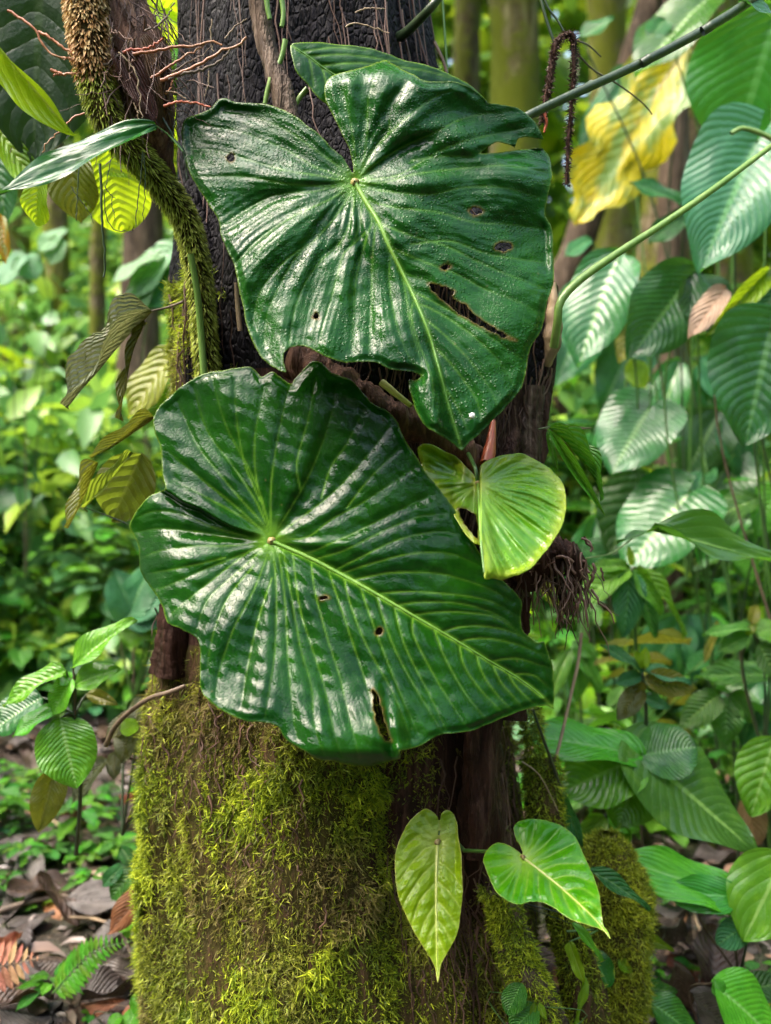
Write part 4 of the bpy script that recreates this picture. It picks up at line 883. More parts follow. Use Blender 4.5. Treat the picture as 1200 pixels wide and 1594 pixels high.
M['yellow_soft'] = leaf_mat('pale_yellow_leaf', (.20, .25, .03), (.28, .32, .05), (.34, .36, .10), (.35, .42, .03), tfac=.4, n=9)
M['lf_pale'] = leaf_mat('pale_mint_leaf', (.10, .24, .10), (.15, .31, .14), (.24, .40, .20), (.18, .40, .08), tfac=.35, rough=.32, n=9)
M['dead_pinkf'] = leaf_mat('dead_frond_leaf', (.46, .22, .12), (.58, .32, .19), (.40, .2, .1), (.5, .25, .12), tfac=.25, rough=.5, n=5, bump=.4)
# ------------------------------------------------------------------ leaf library (unit length along +Y, half width .5 along X, face +Z)
LIB = {}
SHAPES = dict(ovate=(.55, .85, 0), lance=(.75, 1.05, 0), ellip=(.62, .70, 0), heart=(.36, .90, .20), arrow=(.34, 1.1, .30), strap=(.22, .45, 0), round=(.5, .55, .08), obl=(.42, .62, 0))
def leafmesh(shape, mat, sag=.18, fold=.12, wave=.05, pleat=.005, npl=10, k=.35, curl=0.0, twist=0.0, nu=34, nv=13, seed=0, torn=0):
    key = (shape, mat, sag, fold, wave, pleat, npl, k, curl, twist, nu, nv, seed, torn)
    if key in LIB: return LIB[key]
    a, b, lobe = SHAPES[shape]; g = np.random.default_rng(seed+900)
    u = (1-np.cos(np.linspace(0, np.pi, nu)))/2; v = np.linspace(-1, 1, nv)
    U, Vv = np.meshgrid(u, v, indexing='ij')
    w = U**a*(1-U)**b; um = a/(a+b); w = w/(um**a*(1-um)**b)
    w = w*(1+.05*wav(U*6, Vv*0+np.sign(Vv), 0*U, seed+1, 1.3, 2))
    if lobe: w = np.maximum(w, .08*(U < .02))
    if torn: w = w*(1-torn*np.clip(np.sin(U*23+g.random()*6)+.2*np.sin(U*51), 0, 1)*(np.abs(Vv) > .45))
    av = np.abs(Vv)
    x = Vv*w*.5; y = U-lobe*av**1.5*(1-U)**3*1.0
    s = U-k*av**1.2
    pl = np.abs(((s*npl) % 1)-.5)*2
    z = -sag*U**2+fold*np.abs(x)*(1-.5*U)+pleat*(1-pl**2)*np.clip(av*4, 0, 1)*np.clip((1-av)*5, .2, 1)*np.clip(w*1.6, 0, 1)
    z = z+wave*av**2*np.sin(U*9+g.random()*6+np.sign(Vv)*1.3)-.012*np.exp(-(Vv/.10)**2)-curl*av**2.2*w*.35
    z = z+.012*wav(U*3, Vv*2, 0*U, seed+3, 2, 3)
    if twist:
        an = twist*U; x, z = x*np.cos(an)-z*np.sin(an), x*np.sin(an)+z*np.cos(an)
    P = np.stack([x, y, z], -1).reshape(-1, 3)
    uv = np.stack([U, Vv*.5+.5], -1).reshape(-1, 2)
    me = mesh_np('leaf', P, grid_faces(nu, nv)[:, ::-1], uv=uv, mat=M[mat])
    LIB[key] = me; return me
def leaf_matrix(base, tip, width, n):
    base, tip = Vector(base), Vector(tip); L = (tip-base).length; y = (tip-base)/max(L, 1e-6); n = Vector(n)
    z = n-y*n.dot(y)
    if z.length < 1e-3: z = Vector((0, -1, 0))-y*Vector((0, -1, 0)).dot(y)
    z.normalize(); x = y.cross(z)
    m = Matrix.Identity(4)
    for i in range(3): m[i][0] = x[i]*width; m[i][1] = y[i]*L; m[i][2] = z[i]*L; m[i][3] = base[i]
    return m
def put_leaf(parent, me, base, tip, width, n=(0, -.75, .65), name='leaf', label=None):
    o = bpy.data.objects.new(name, me); COL.objects.link(o)
    m = leaf_matrix(base, tip, width, n)
    if parent is not None:
        o.parent = parent; m = Matrix.Translation(-Vector(parent.location)) @ m
    o.matrix_local = m
    if label: o['label'] = label
    return o

def plant(name, label, cat, leaves, Y, foot=None, mat='lf_mid', shape='ovate', group=None, stem=3.0, stemmat='stem_green', petioles=True, lk=None, hub=None, n=(0, -.75, .65)):
    """leaves: (base px, base py, tip px, tip py, width px[, options]). Stems rise from the foot (pixel x on the ground at depth Y)"""
    xs = np.mean([l[0] for l in leaves])
    f = at(foot[0], foot[1], foot[2] if len(foot) > 2 else Y) if foot is not None else Vector((float(atv(xs, 797, Y)[0]), Y, 0))
    root = thing(name, label, cat, f, group); m = ppm(Y); pth = []
    HB = at(hub[0], hub[1], Y) if hub else None
    if hub: tube_obj('stem', [(resample(np.array([HB, (HB+f)/2+Vector((.01, 0, 0)), f]), 14), np.linspace(stem*.9, stem*1.3, 14)*m)], M[stemmat], root, 7)
    for l in leaves:
        o = dict(l[5]) if len(l) > 5 else {}
        y0 = Y+o.get('y', 0); b = at(l[0], l[1], y0); drop = (l[3]-l[1])*m
        t = at(l[2], l[3], y0+o.get('dy', -.28*max(drop, 0)-.05*abs(l[2]-l[0])*m))
        k = dict(lk or {}); k.update(o.get('k', {}))
        me = leafmesh(o.get('shape', shape), o.get('mat', mat), seed=o.get('seed', 0), **k)
        put_leaf(root, me, b, t, l[4]*m, o.get('n', n), label=o.get('label'))
        if petioles and not o.get('nopet'):
            via = o.get('via')
            if via: pp = [b]+[at(q[0], q[1], y0+.01) for q in via]+([f] if not o.get('free') else [])
            elif hub: pp = [b, (b+HB)/2+Vector((0, .005, .004)), HB]
            else:
                mid = (f*.45+b*.55); mid = mid+Vector((random.uniform(-.10, .10), random.uniform(0, .10), .12*(b-f).length)); pp = [b, mid, f]
            q = resample(np.array(pp), 14)
            o2 = tube_obj('petiole', [(q, np.linspace(stem*.45, stem*.8, 14)*m)], M[random.choice((stemmat, stemmat, 'stem_dark', 'stem_brown'))], root, 6)
    return root

K0 = dict(sag=.12, fold=.15)
# ================================================================== right side
plant('ribbed_plant', 'tall ribbed leaf standing at the upper right edge of the photo', 'plant', [(1215, 5, 1136, 250, 215, dict(n=(-.35, -.9, .15), dy=.1))], 2.5, mat='rib_mid', lk=K0)
plant('ribbed_plant', 'shining ribbed leaf pointing down left between two long green stems', 'plant', [(1178, 220, 1092, 412, 170, dict(n=(-.1, -.8, .55)))], 2.3, mat='rib_teal', shape='heart', lk=dict(sag=.10, fold=.25), foot=(1235, 900, 2.5))
plant('ribbed_plant', 'dark ribbed leaf with a drooping corner above the short brown trunk', 'plant', [(1085, 418, 985, 552, 120, dict(n=(.25, -.75, .5))), (1075, 430, 1130, 520, 100, dict(n=(.1, -.7, .5)))], 2.45, mat='rib_dark', lk=K0, foot=(1110, 1050, 2.6))
plant('ribbed_plant', 'broad dark ribbed leaf with a pointed tip at the right edge in mid height', 'plant', [(1199, 515, 1162, 694, 172, dict(n=(-.15, -.95, .25), dy=-.04))], 2.15, mat='rib_dark', shape='heart', lk=dict(sag=.06, fold=.20), foot=(1260, 1300, 2.2))
plant('broad_leaf_plant', 'pale sheened leaf half hidden behind the lower green stem', 'plant', [(965, 392, 893, 560, 118, dict(n=(-.2, -.55, .8)))], 2.7, mat='rib_teal', lk=K0)
plant('broad_leaf_plant', 'heart shaped green leaf tilted down left on a thin upright stalk', 'plant', [(1012, 634, 948, 732, 140, dict(n=(-.2, -.6, .75), via=[(1014, 560), (1020, 470)], free=1))], 2.7, mat='rib_teal', shape='heart', lk=dict(sag=.12, fold=.1))
plant('broad_leaf_plant', 'wide heart shaped leaf above the curved lance leaf', 'plant', [(1070, 770, 968, 880, 160, dict(n=(-.15, -.55, .8))), (1180, 775, 1050, 830, 70, dict(n=(0, -.5, .8), mat='lf_mid', shape='lance')), (1205, 770, 1180, 835, 60, dict(mat='lf_bright', n=(0, -.8, .5)))], 2.6, mat='rib_teal', shape='heart', lk=dict(sag=.12, fold=.1))
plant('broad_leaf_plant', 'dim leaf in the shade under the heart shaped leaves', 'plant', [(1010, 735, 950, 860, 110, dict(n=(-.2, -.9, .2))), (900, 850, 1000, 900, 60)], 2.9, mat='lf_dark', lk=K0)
plant('lance_plant', 'long wavy lance leaf reaching in from the right edge on a pale stalk', 'plant', [(1012, 824, 1245, 878, 78, dict(n=(.05, -.62, .75), dy=.05, via=[(985, 838), (950, 862), (905, 872)], k=dict(sag=.03, fold=.2, wave=.06))), (1045, 822, 960, 830, 20, dict(nopet=1, n=(0, -.2, 1)))], 1.75, foot=(890, 900, 1.8), mat='par_mid', shape='lance', stemmat='stem_pale', stem=2.2)
plant('whorled_plant', 'whorl of drooping green leaves on a stem right of the root clump', 'plant', [(980, 884, 894, 932, 58, dict(n=(-.2, -.6, .8))), (985, 886, 1040, 950, 46, dict(n=(.2, -.7, .6))), (980, 888, 976, 992, 52, dict(mat='lf_teal', n=(0, -.9, .3))), (990, 884, 1094, 965, 24, dict(mat='lf_bright', n=(.3, -.5, .8), k=dict(sag=.35))), (986, 890, 1030, 990, 40, dict(mat='lf_teal', y=.05)), (976, 882, 918, 878, 26, dict(mat='lf_bright')), (983, 880, 980, 850, 12, dict(mat='lf_lime', nopet=1))], 2.1, foot=(985, 1170, 2.15), hub=(983, 888), mat='lf_bright', lk=dict(sag=.2, fold=.2))
plant('small_shrub', 'little upright shrub with a leafy bud tip above the arrow shaped leaf', 'plant', [(1000, 1048, 942, 998, 34, dict(n=(0, -.4, .9))), (1002, 1046, 1080, 1056, 32, dict(n=(.1, -.5, .9))), (998, 1052, 957, 1062, 26), (1003, 1056, 1088, 1072, 44, dict(mat='lf_olive', n=(.1, -.9, .3))), (1001, 1040, 1006, 1008, 18, dict(mat='lf_lime')), (1000, 1040, 990, 1012, 14, dict(mat='lf_lime')), (1000, 1060, 988, 1078, 24, dict(mat='lf_olive', n=(0, -.9, .2))), (998, 1070, 962, 1120, 38, dict(mat='skeleton', n=(-.2, -.9, .3))), (1000, 1085, 1045, 1100, 26, dict(mat='lf_teal'))], 1.9, foot=(998, 1190, 1.92), hub=(1000, 1052), mat='lf_teal', stemmat='stem_dark', lk=dict(sag=.15, fold=.2))
plant('arrow_leaf_plant', 'big spreading arrow shaped leaf low on the right under the small shrub', 'plant', [(1000, 1178, 1186, 1316, 165, dict(n=(.12, -.62, .78), mat='rib_mid')), (1002, 1178, 812, 1128, 92, dict(n=(-.1, -.45, .9), mat='rib_bright', shape='ovate', nopet=1)), (1000, 1176, 1086, 1160, 92, dict(n=(.1, -.75, .6), shape='round', nopet=1, mat='rib_mid')), (1000, 1178, 868, 1228, 130, dict(n=(-.1, -.55, .85), shape='ovate', nopet=1)), (1002, 1182, 960, 1290, 110, dict(n=(0, -.6, .8), shape='ovate', nopet=1, y=.02))], 1.85, foot=(1010, 1400, 1.95), mat='rib_bright', shape='heart', lk=dict(sag=.10, fold=.08))
plant('broad_leaf_plant', 'wide ribbed leaf lying low right of the mossy stump', 'plant', [(1148, 1402, 975, 1326, 92, dict(n=(0, -.55, .85), k=dict(sag=.12, fold=.05), via=[(1165, 1430), (1160, 1480)])), (1092, 1382, 1130, 1424, 36, dict(n=(.1, -.7, .6))), (1145, 1396, 1040, 1388, 60, dict(n=(0, -.8, .5), y=-.02, mat='par_mid'))], 1.7, foot=(1150, 1520, 1.75), mat='par_bright', shape='obl', lk=K0)
plant('broad_leaf_plant', 'bright ribbed leaf cut by the lower right edge with a teal leaf beside it', 'plant', [(1222, 1330, 1158, 1466, 124, dict(n=(-.1, -.7, .7))), (1168, 1435, 1118, 1470, 46, dict(mat='lf_teal', n=(-.2, -.8, .5), shape='round'))], 1.68, foot=(1230, 1560, 1.75), mat='par_bright', lk=K0)
plant('broad_leaf_plant', 'large ribbed leaf in the bottom right corner with a darker leaf above', 'plant', [(1108, 1530, 1232, 1625, 112, dict(n=(.05, -.55, .85), k=dict(sag=.15))), (1150, 1545, 1230, 1525, 50, dict(mat='lf_dark', y=.05)), (1112, 1525, 1128, 1558, 26, dict(mat='lf_bright'))], 1.62, foot=(1105, 1640, 1.7), mat='rib_bright', lk=K0)
plant('seedling', 'leaf with a lime edge at the bottom right cut by the lower frame', 'plant', [(1010, 1558, 1098, 1618, 62, dict(n=(.1, -.6, .8)))], 1.65, foot=(1015, 1640, 1.68), mat='rib_mid', lk=K0)
plant('seedling', 'small oval leaf lying flat on the dark litter at the lower right', 'plant', [(990, 1536, 1056, 1540, 34, dict(n=(0, -.5, .9)))], 1.72, foot=(1000, 1580, 1.75), mat='lf_mid', lk=K0, stem=1.5)
plant('seedling', 'glossy rounded leaf hanging below the tip of the shiny young leaf', 'plant', [(922, 1484, 950, 1538, 46, dict(n=(0, -.85, .5), shape='round')), (962, 1494, 985, 1514, 20, dict(mat='lf_lime'))], 1.58, foot=(915, 1600, 1.62), mat='rib_mid', lk=K0, stem=1.6)
plant('strap_plant', 'thin lime strap leaf hanging vertically right of the buttress root', 'plant', [(886, 1466, 908, 1530, 20, dict(n=(-.3, -.9, .2), shape='strap')), (908, 1520, 896, 1600, 15, dict(n=(.5, -.8, .1), shape='strap', nopet=1))], 1.46, foot=(882, 1450, 1.5), mat='par_lime', lk=dict(sag=.05, fold=.2))
plant('lance_plant', 'pale teal lance leaf crossing the mossy stump', 'plant', [(912, 1352, 1024, 1404, 30, dict(n=(.0, -.55, .85), shape='lance', k=dict(sag=.25)))], 1.52, foot=(880, 1330, 1.56), mat='lf_teal', stem=1.5)
plant('lance_plant', 'arched narrow leaf under the shiny young leaf', 'plant', [(890, 1438, 948, 1492, 15, dict(n=(.3, -.7, .6), shape='strap', k=dict(sag=.3)))], 1.45, foot=(870, 1420, 1.5), mat='par_bright', stem=1.5)
plant('seedling', 'curled lime leaf on the ground right of the mossy stump', 'plant', [(1000, 1460, 1054, 1474, 20, dict(n=(0, -.6, .8), k=dict(sag=.3)))], 1.75, foot=(1000, 1520, 1.8), mat='lf_lime', stem=1.5)
plant('seedling', 'pair of dark green leaves sprouting at the bottom edge beside the buttress', 'plant', [(812, 1530, 788, 1580, 40, dict(n=(-.2, -.9, .4), shape='ellip')), (836, 1566, 794, 1606, 48, dict(n=(0, -.7, .7), shape='ellip')), (838, 1562, 851, 1588, 12, dict(mat='lf_lime')), (832, 1560, 826, 1590, 10, dict(mat='lf_lime'))], 1.36, foot=(822, 1640, 1.38), mat='lf_mid', lk=K0, stem=1.5)
plant('strap_plant', 'dark narrow leaf standing behind the shiny young leaf', 'plant', [(868, 1222, 906, 1328, 26, dict(n=(-.4, -.8, .3), shape='lance')), ], 1.60, foot=(860, 1420, 1.62), mat='lf_teal', stem=2)
plant('broad_leaf_plant', 'dull green leaf at the right edge above the tan dead leaf', 'plant', [(1205, 1148, 1172, 1272, 92, dict(n=(-.2, -.9, .3)))], 1.95, foot=(1230, 1400, 2), mat='lf_bright', lk=K0)
plant('small_shrub', 'shrub with a yellow bud at the right edge over the bare litter', 'plant', [(1168, 978, 1094, 982, 28, dict(n=(0, -.4, .9))), (1170, 970, 1178, 940, 20, dict(mat='lf_olive')), (1165, 990, 1118, 1012, 32), (1175, 985, 1225, 975, 40, dict(mat='lf_bright')), (1180, 1000, 1215, 1060, 44), (1165, 975, 1176, 985, 24, dict(mat='lf_lime', n=(0, -1, 0)))], 2.2, foot=(1190, 1180, 2.25), mat='lf_mid', stemmat='stem_dark', lk=K0)
plant('lance_plant', 'long pale leaf stretching left from the right edge below the yellow bud', 'plant', [(1215, 1052, 1086, 1044, 54, dict(n=(0, -.6, .8)))], 2.3, foot=(1240, 1250, 2.4), mat='lf_mid', shape='lance', lk=K0)
plant('strap_plant', 'bunch of thin pointed leaves hanging from the right edge of the trunk', 'plant', [(856, 670, 942, 802, 17, dict(n=(-.4, -.8, .4), k=dict(sag=.12, fold=.6))), (855, 666, 952, 742, 12, dict(n=(.2, -.6, .8), k=dict(sag=.25, fold=.6), mat='lf_bright')), (852, 672, 868, 738, 10, dict(n=(-.3, -.9, .1))), (900, 690, 950, 770, 12, dict(n=(.4, -.6, .6), k=dict(sag=.2, fold=.5), nopet=1))], 1.42, foot=(838, 668, 1.47), mat='lf_bright', shape='lance', stem=1.5)
plant('broad_leaf_plant', 'withered pinkish brown leaf with a lime folded leaf at its right', 'plant', [(1130, 448, 1072, 520, 44, dict(mat='dead_pink', n=(-.1, -.7, .6), label='withered pinkish brown leaf')), (1195, 422, 1108, 518, 34, dict(mat='lf_lime', n=(.3, -.8, .4), shape='lance', k=dict(fold=.5))), (1215, 440, 1165, 515, 60, dict(mat='lf_teal')), (1205, 470, 1150, 560, 70, dict(y=.15))], 2.25, foot=(1240, 1100, 2.3), mat='lf_mid', lk=K0)
plant('yellowing_plant', 'big torn leaf turning bright yellow behind the drooping spike', 'plant', [(1068, 70, 893, 345, 150, dict(n=(-.25, -.9, .2), dy=.1, k=dict(torn=.35, sag=.05, fold=.05, pleat=.004, npl=12))), (985, 110, 905, 240, 70, dict(y=.4, mat='lf_teal'))], 3.5, mat='yellow', shape='obl', foot=(1080, 900, 3.6))
plant('broad_leaf_plant', 'blurred pale leaf behind the upper green stem near the top edge', 'plant', [(1110, -10, 985, 100, 110, dict(n=(-.1, -.6, .75))), (905, 60, 955, 20, 32, dict(mat='lf_teal')), (1035, 30, 1010, 60, 40, dict(mat='lf_teal'))], 3.2, mat='rib_mid', foot=(1130, 900, 3.3), lk=K0)
plant('seedling', 'small blurred oval leaf hanging below the yellow leaf', 'plant', [(1064, 318, 985, 276, 40, dict(n=(0, -.7, .6))), (1075, 330, 1010, 372, 44, dict(mat='lf_dark')), (920, 372, 880, 395, 30, dict(mat='lf_teal'))], 3.0, mat='lf_dark', shape='ellip', foot=(1070, 900, 3.1), lk=K0)
plant('broad_leaf_plant', 'corner of a shining leaf in the top right corner of the photo', 'plant', [(1150, 0, 1240, 30, 60, dict(n=(0, -.5, .85), dy=-.02, nopet=1))], 1.45, mat='par_teal', shape='lance', foot=(1150, 0, 1.45), petioles=False)
plant('seedling', 'olive leaf glowing between the pale sheened leaf and the dark ribbed leaf', 'plant', [(1010, 440, 950, 500, 60), (1000, 480, 965, 560, 50), (985, 560, 1000, 610, 40, dict(mat='lf_lime'))], 3.0, mat='lf_olive', foot=(1000, 950, 3.05), lk=K0)

# layered broad leaves further back on the right
BACK = [('deep green heart leaf behind the pale sheened leaf', [(925, 470, 860, 590, 110), (990, 520, 940, 640, 90)], 3.6, 'rib_teal', 'heart'), ('long teal leaves hanging behind the short brown trunk', [(1060, 560, 1010, 690, 70), (1100, 560, 1110, 680, 64), (1090, 555, 1155, 640, 60)], 3.4, 'par_teal', 'lance'),
 ('dark glossy leaf group left of the pointed ribbed leaf', [(1120, 640, 1070, 740, 90), (1150, 700, 1120, 800, 84), (1130, 650, 1180, 750, 80)], 3.3, 'rib_dark', 'ovate'), ('shiny drooping leaves behind the long wavy lance leaf', [(1150, 770, 1090, 870, 80), (1170, 780, 1210, 880, 80), (1160, 770, 1150, 890, 60)], 3.2, 'par_mid', 'ovate'),
 ('teal lance leaves between the root clump and the whorl', [(930, 800, 890, 905, 44), (940, 800, 935, 925, 42), (935, 800, 985, 880, 40)], 3.0, 'par_teal', 'lance'), ('broad blue green leaf low behind the small upright shrub', [(1060, 960, 1010, 1060, 84), (1075, 960, 1125, 1040, 70), (1070, 955, 1080, 1075, 60)], 2.8, 'rib_teal', 'ovate'),
 ('narrow dark leaves fanning out behind the dry brown stalk', [(890, 1010, 850, 1085, 34), (895, 1010, 905, 1100, 36), (892, 1005, 945, 1075, 34), (890, 1000, 935, 1020, 30)], 2.6, 'par_mid', 'lance'), ('glossy leaf spray at the right edge under the yellow bud', [(1180, 1060, 1120, 1130, 60), (1190, 1060, 1215, 1150, 66), (1185, 1058, 1160, 1160, 54)], 2.5, 'par_teal', 'ovate'),
 ('mid green leaves crowded above the arrow shaped leaf at the right', [(1120, 1080, 1060, 1130, 50), (1130, 1085, 1130, 1160, 52), (1135, 1080, 1180, 1120, 46)], 2.3, 'lf_mid', 'ovate'), ('fresh leaves under the arrow shaped leaf beside the stump', [(940, 1270, 900, 1320, 40), (950, 1275, 975, 1330, 44), (945, 1268, 1000, 1290, 40)], 1.95, 'par_bright', 'ovate')]
for lb_, lv_, y_, mt_, sh_ in BACK:
    xs_ = [q[0] for q in lv_]; ys_ = [q[1] for q in lv_]
    plant('broad_leaf_plant', lb_, 'plant', [q+(dict(n=(random.uniform(-.4, .3), -.7, .6), seed=i_),) for i_, q in enumerate(lv_)], y_, foot=(sum(xs_)/len(xs_)+random.uniform(-15, 25), 700+FPX*(CAMZ-float(ground_z(np.array([(xs_[0]-600)/FPX*y_]), np.array([y_]))[0]))/y_, y_+.1), hub=(sum(xs_)/len(xs_)+6, min(ys_)+4), mat=mt_, shape=sh_, stem=1.8, stemmat='stem_dark', lk=dict(sag=.2, fold=.18))
# long green stems that cross on the right
def long_stem(label, pts, Y, r0, r1, mat, name='long_stem'):
    root = thing(name, label, 'stem', at(pts[0][0], pts[0][1], Y[0]), 'long stems crossing on the right')
    ptube('stem', pts, Y, r0, r1, mat, root, n=40, sides=10)
    return root
s1 = long_stem('long dark green stem slanting up from the upper giant leaf to the top right', [(790, 200), (822, 180), (900, 143), (960, 116), (1030, 82), (1100, 44), (1158, 8), (1210, -30)], [1.34, 1.34, 1.36, 1.38, 1.4, 1.42, 1.45, 1.5], 6.5, 7.5, M['stem_dark'])
for (x_, y_) in ((915, 135), (1003, 95), (1098, 45)): ptube('node', [(x_-5, y_+4), (x_+2, y_), (x_+8, y_-4)], 1.385, 7.2, 7.8, M['stem_dark'], s1, n=6)
s2 = long_stem('long pale green stem with a swollen base slanting up to the right edge', [(862, 540), (868, 500), (872, 470), (900, 438), (960, 395), (1030, 350), (1100, 302), (1160, 258), (1230, 205)], [1.47, 1.45, 1.45, 1.46, 1.48, 1.5, 1.52, 1.55, 1.6], 6.5, 4, M['stem_pale'])
long_stem('short pale stem arching in at the right edge above the lower long stem', [(1138, 208), (1155, 200), (1180, 206), (1215, 222)], [2.0]*4, 3.5, 4.5, M['stem_pale'])
long_stem('dark blue green leaf stalk at the top edge right of the black trunk', [(605, 66), (630, 52), (655, 28), (672, 10), (695, -20)], [1.58, 1.55, 1.52, 1.5, 1.5], 8, 6, M['stem_dark'])
long_stem('thin hanging stem beside the black trunk near the top edge', [(676, 65), (688, 90), (694, 108), (697, 125)], [1.6]*4, 2.6, 2.2, M['stem_brown'])
long_stem('thin straight stalk dropping behind the top of the upper giant leaf', [(688, -10), (692, 50), (697, 125)], [1.62]*3, 1.8, 1.8, M['stem_green'])
long_stem('dry brown upright stalk in front of the low plants on the right', [(905, 985), (900, 1030), (888, 1085), (873, 1150), (858, 1210), (848, 1265)], [1.75, 1.73, 1.7, 1.66, 1.62, 1.6], 3.0, 2.4, M['twig_tan'])
long_stem('thin dark stalk leaning from the lower giant leaf tip to the ground', [(830, 1106), (842, 1140), (860, 1190), (876, 1240)], [1.55, 1.55, 1.57, 1.6], 2.0, 3.2, M['stem_dark'])
long_stem('pale thin stalk curling by the mossy buttress', [(812, 1185), (838, 1205), (858, 1240), (868, 1262)], [1.5]*4, 1.2, 1.0, M['twig_tan'])
# drooping bristly spike
SPK = thing('drooping_spike', 'dry dark hooked spike with bristles hanging over the upper green stem', 'flower spike', at(880, 50, 1.40))
def spike():
    g = np.random.default_rng(9)
    for pts, r0, r1, nm in (([(884, 55), (874, 58), (864, 75), (858, 110), (852, 145), (846, 175), (844, 190)], 9, 5, 'spike_arm'), ([(880, 54), (888, 52), (893, 70), (893, 110), (889, 170), (885, 220), (882, 287)], 9, 5, 'spike_arm')):
        o, P, rr = rough_tube(nm, pts, 1.40, r0*.62, r1*.62, M['bark_red'], SPK, n=40, seed=int(r0), amp=.35, f=120)
        n = 1100; k = g.integers(0, 40, n); a = g.uniform(0, 2*np.pi, n); d = np.stack([np.cos(a), np.sin(a), g.normal(size=n)*.35], -1)
        b = P[k]+d*rr[k][:, None]*.8+np.stack([0*a, 0*a, g.normal(0, .003, n)], -1)
        V, F, tip, rn = strands(b, unit(d+np.array([0, 0, -.3])), g.normal(size=(n, 3))*.3, g.uniform(.002, .0065, n), g.uniform(.0004, .0011, n), 3)
        tag(link('bristle', mesh_np('bristle', V, F, {'tip': tip, 'rnd': rn}, mat=M['spike']), o, (0, 0, 0)), kind='stuff')
    rough_tube('red_tip', [(846, 176), (850, 190), (847, 206)], 1.40, 4, 1.5, M['root_red'], SPK, n=10, seed=3)
    ptube('stalk', [(838, -20), (846, 15), (855, 45), (864, 70)], 1.41, 2.6, 2.2, M['stem_dark'], SPK)
    ptube('stalk', [(842, -20), (852, 10), (868, 32), (880, 54)], 1.41, 1.8, 1.6, M['stem_dark'], SPK)
    for pts in ([(893, 62), (915, 70), (935, 88)], [(900, 85), (925, 110), (960, 130), (1000, 160), (1015, 178)]):
        ptube('thin_twig', pts, [1.42, 1.5, 1.6, 1.7, 1.75][:len(pts)], 1.5, 1.2, M['stem_brown'], SPK)
spike()

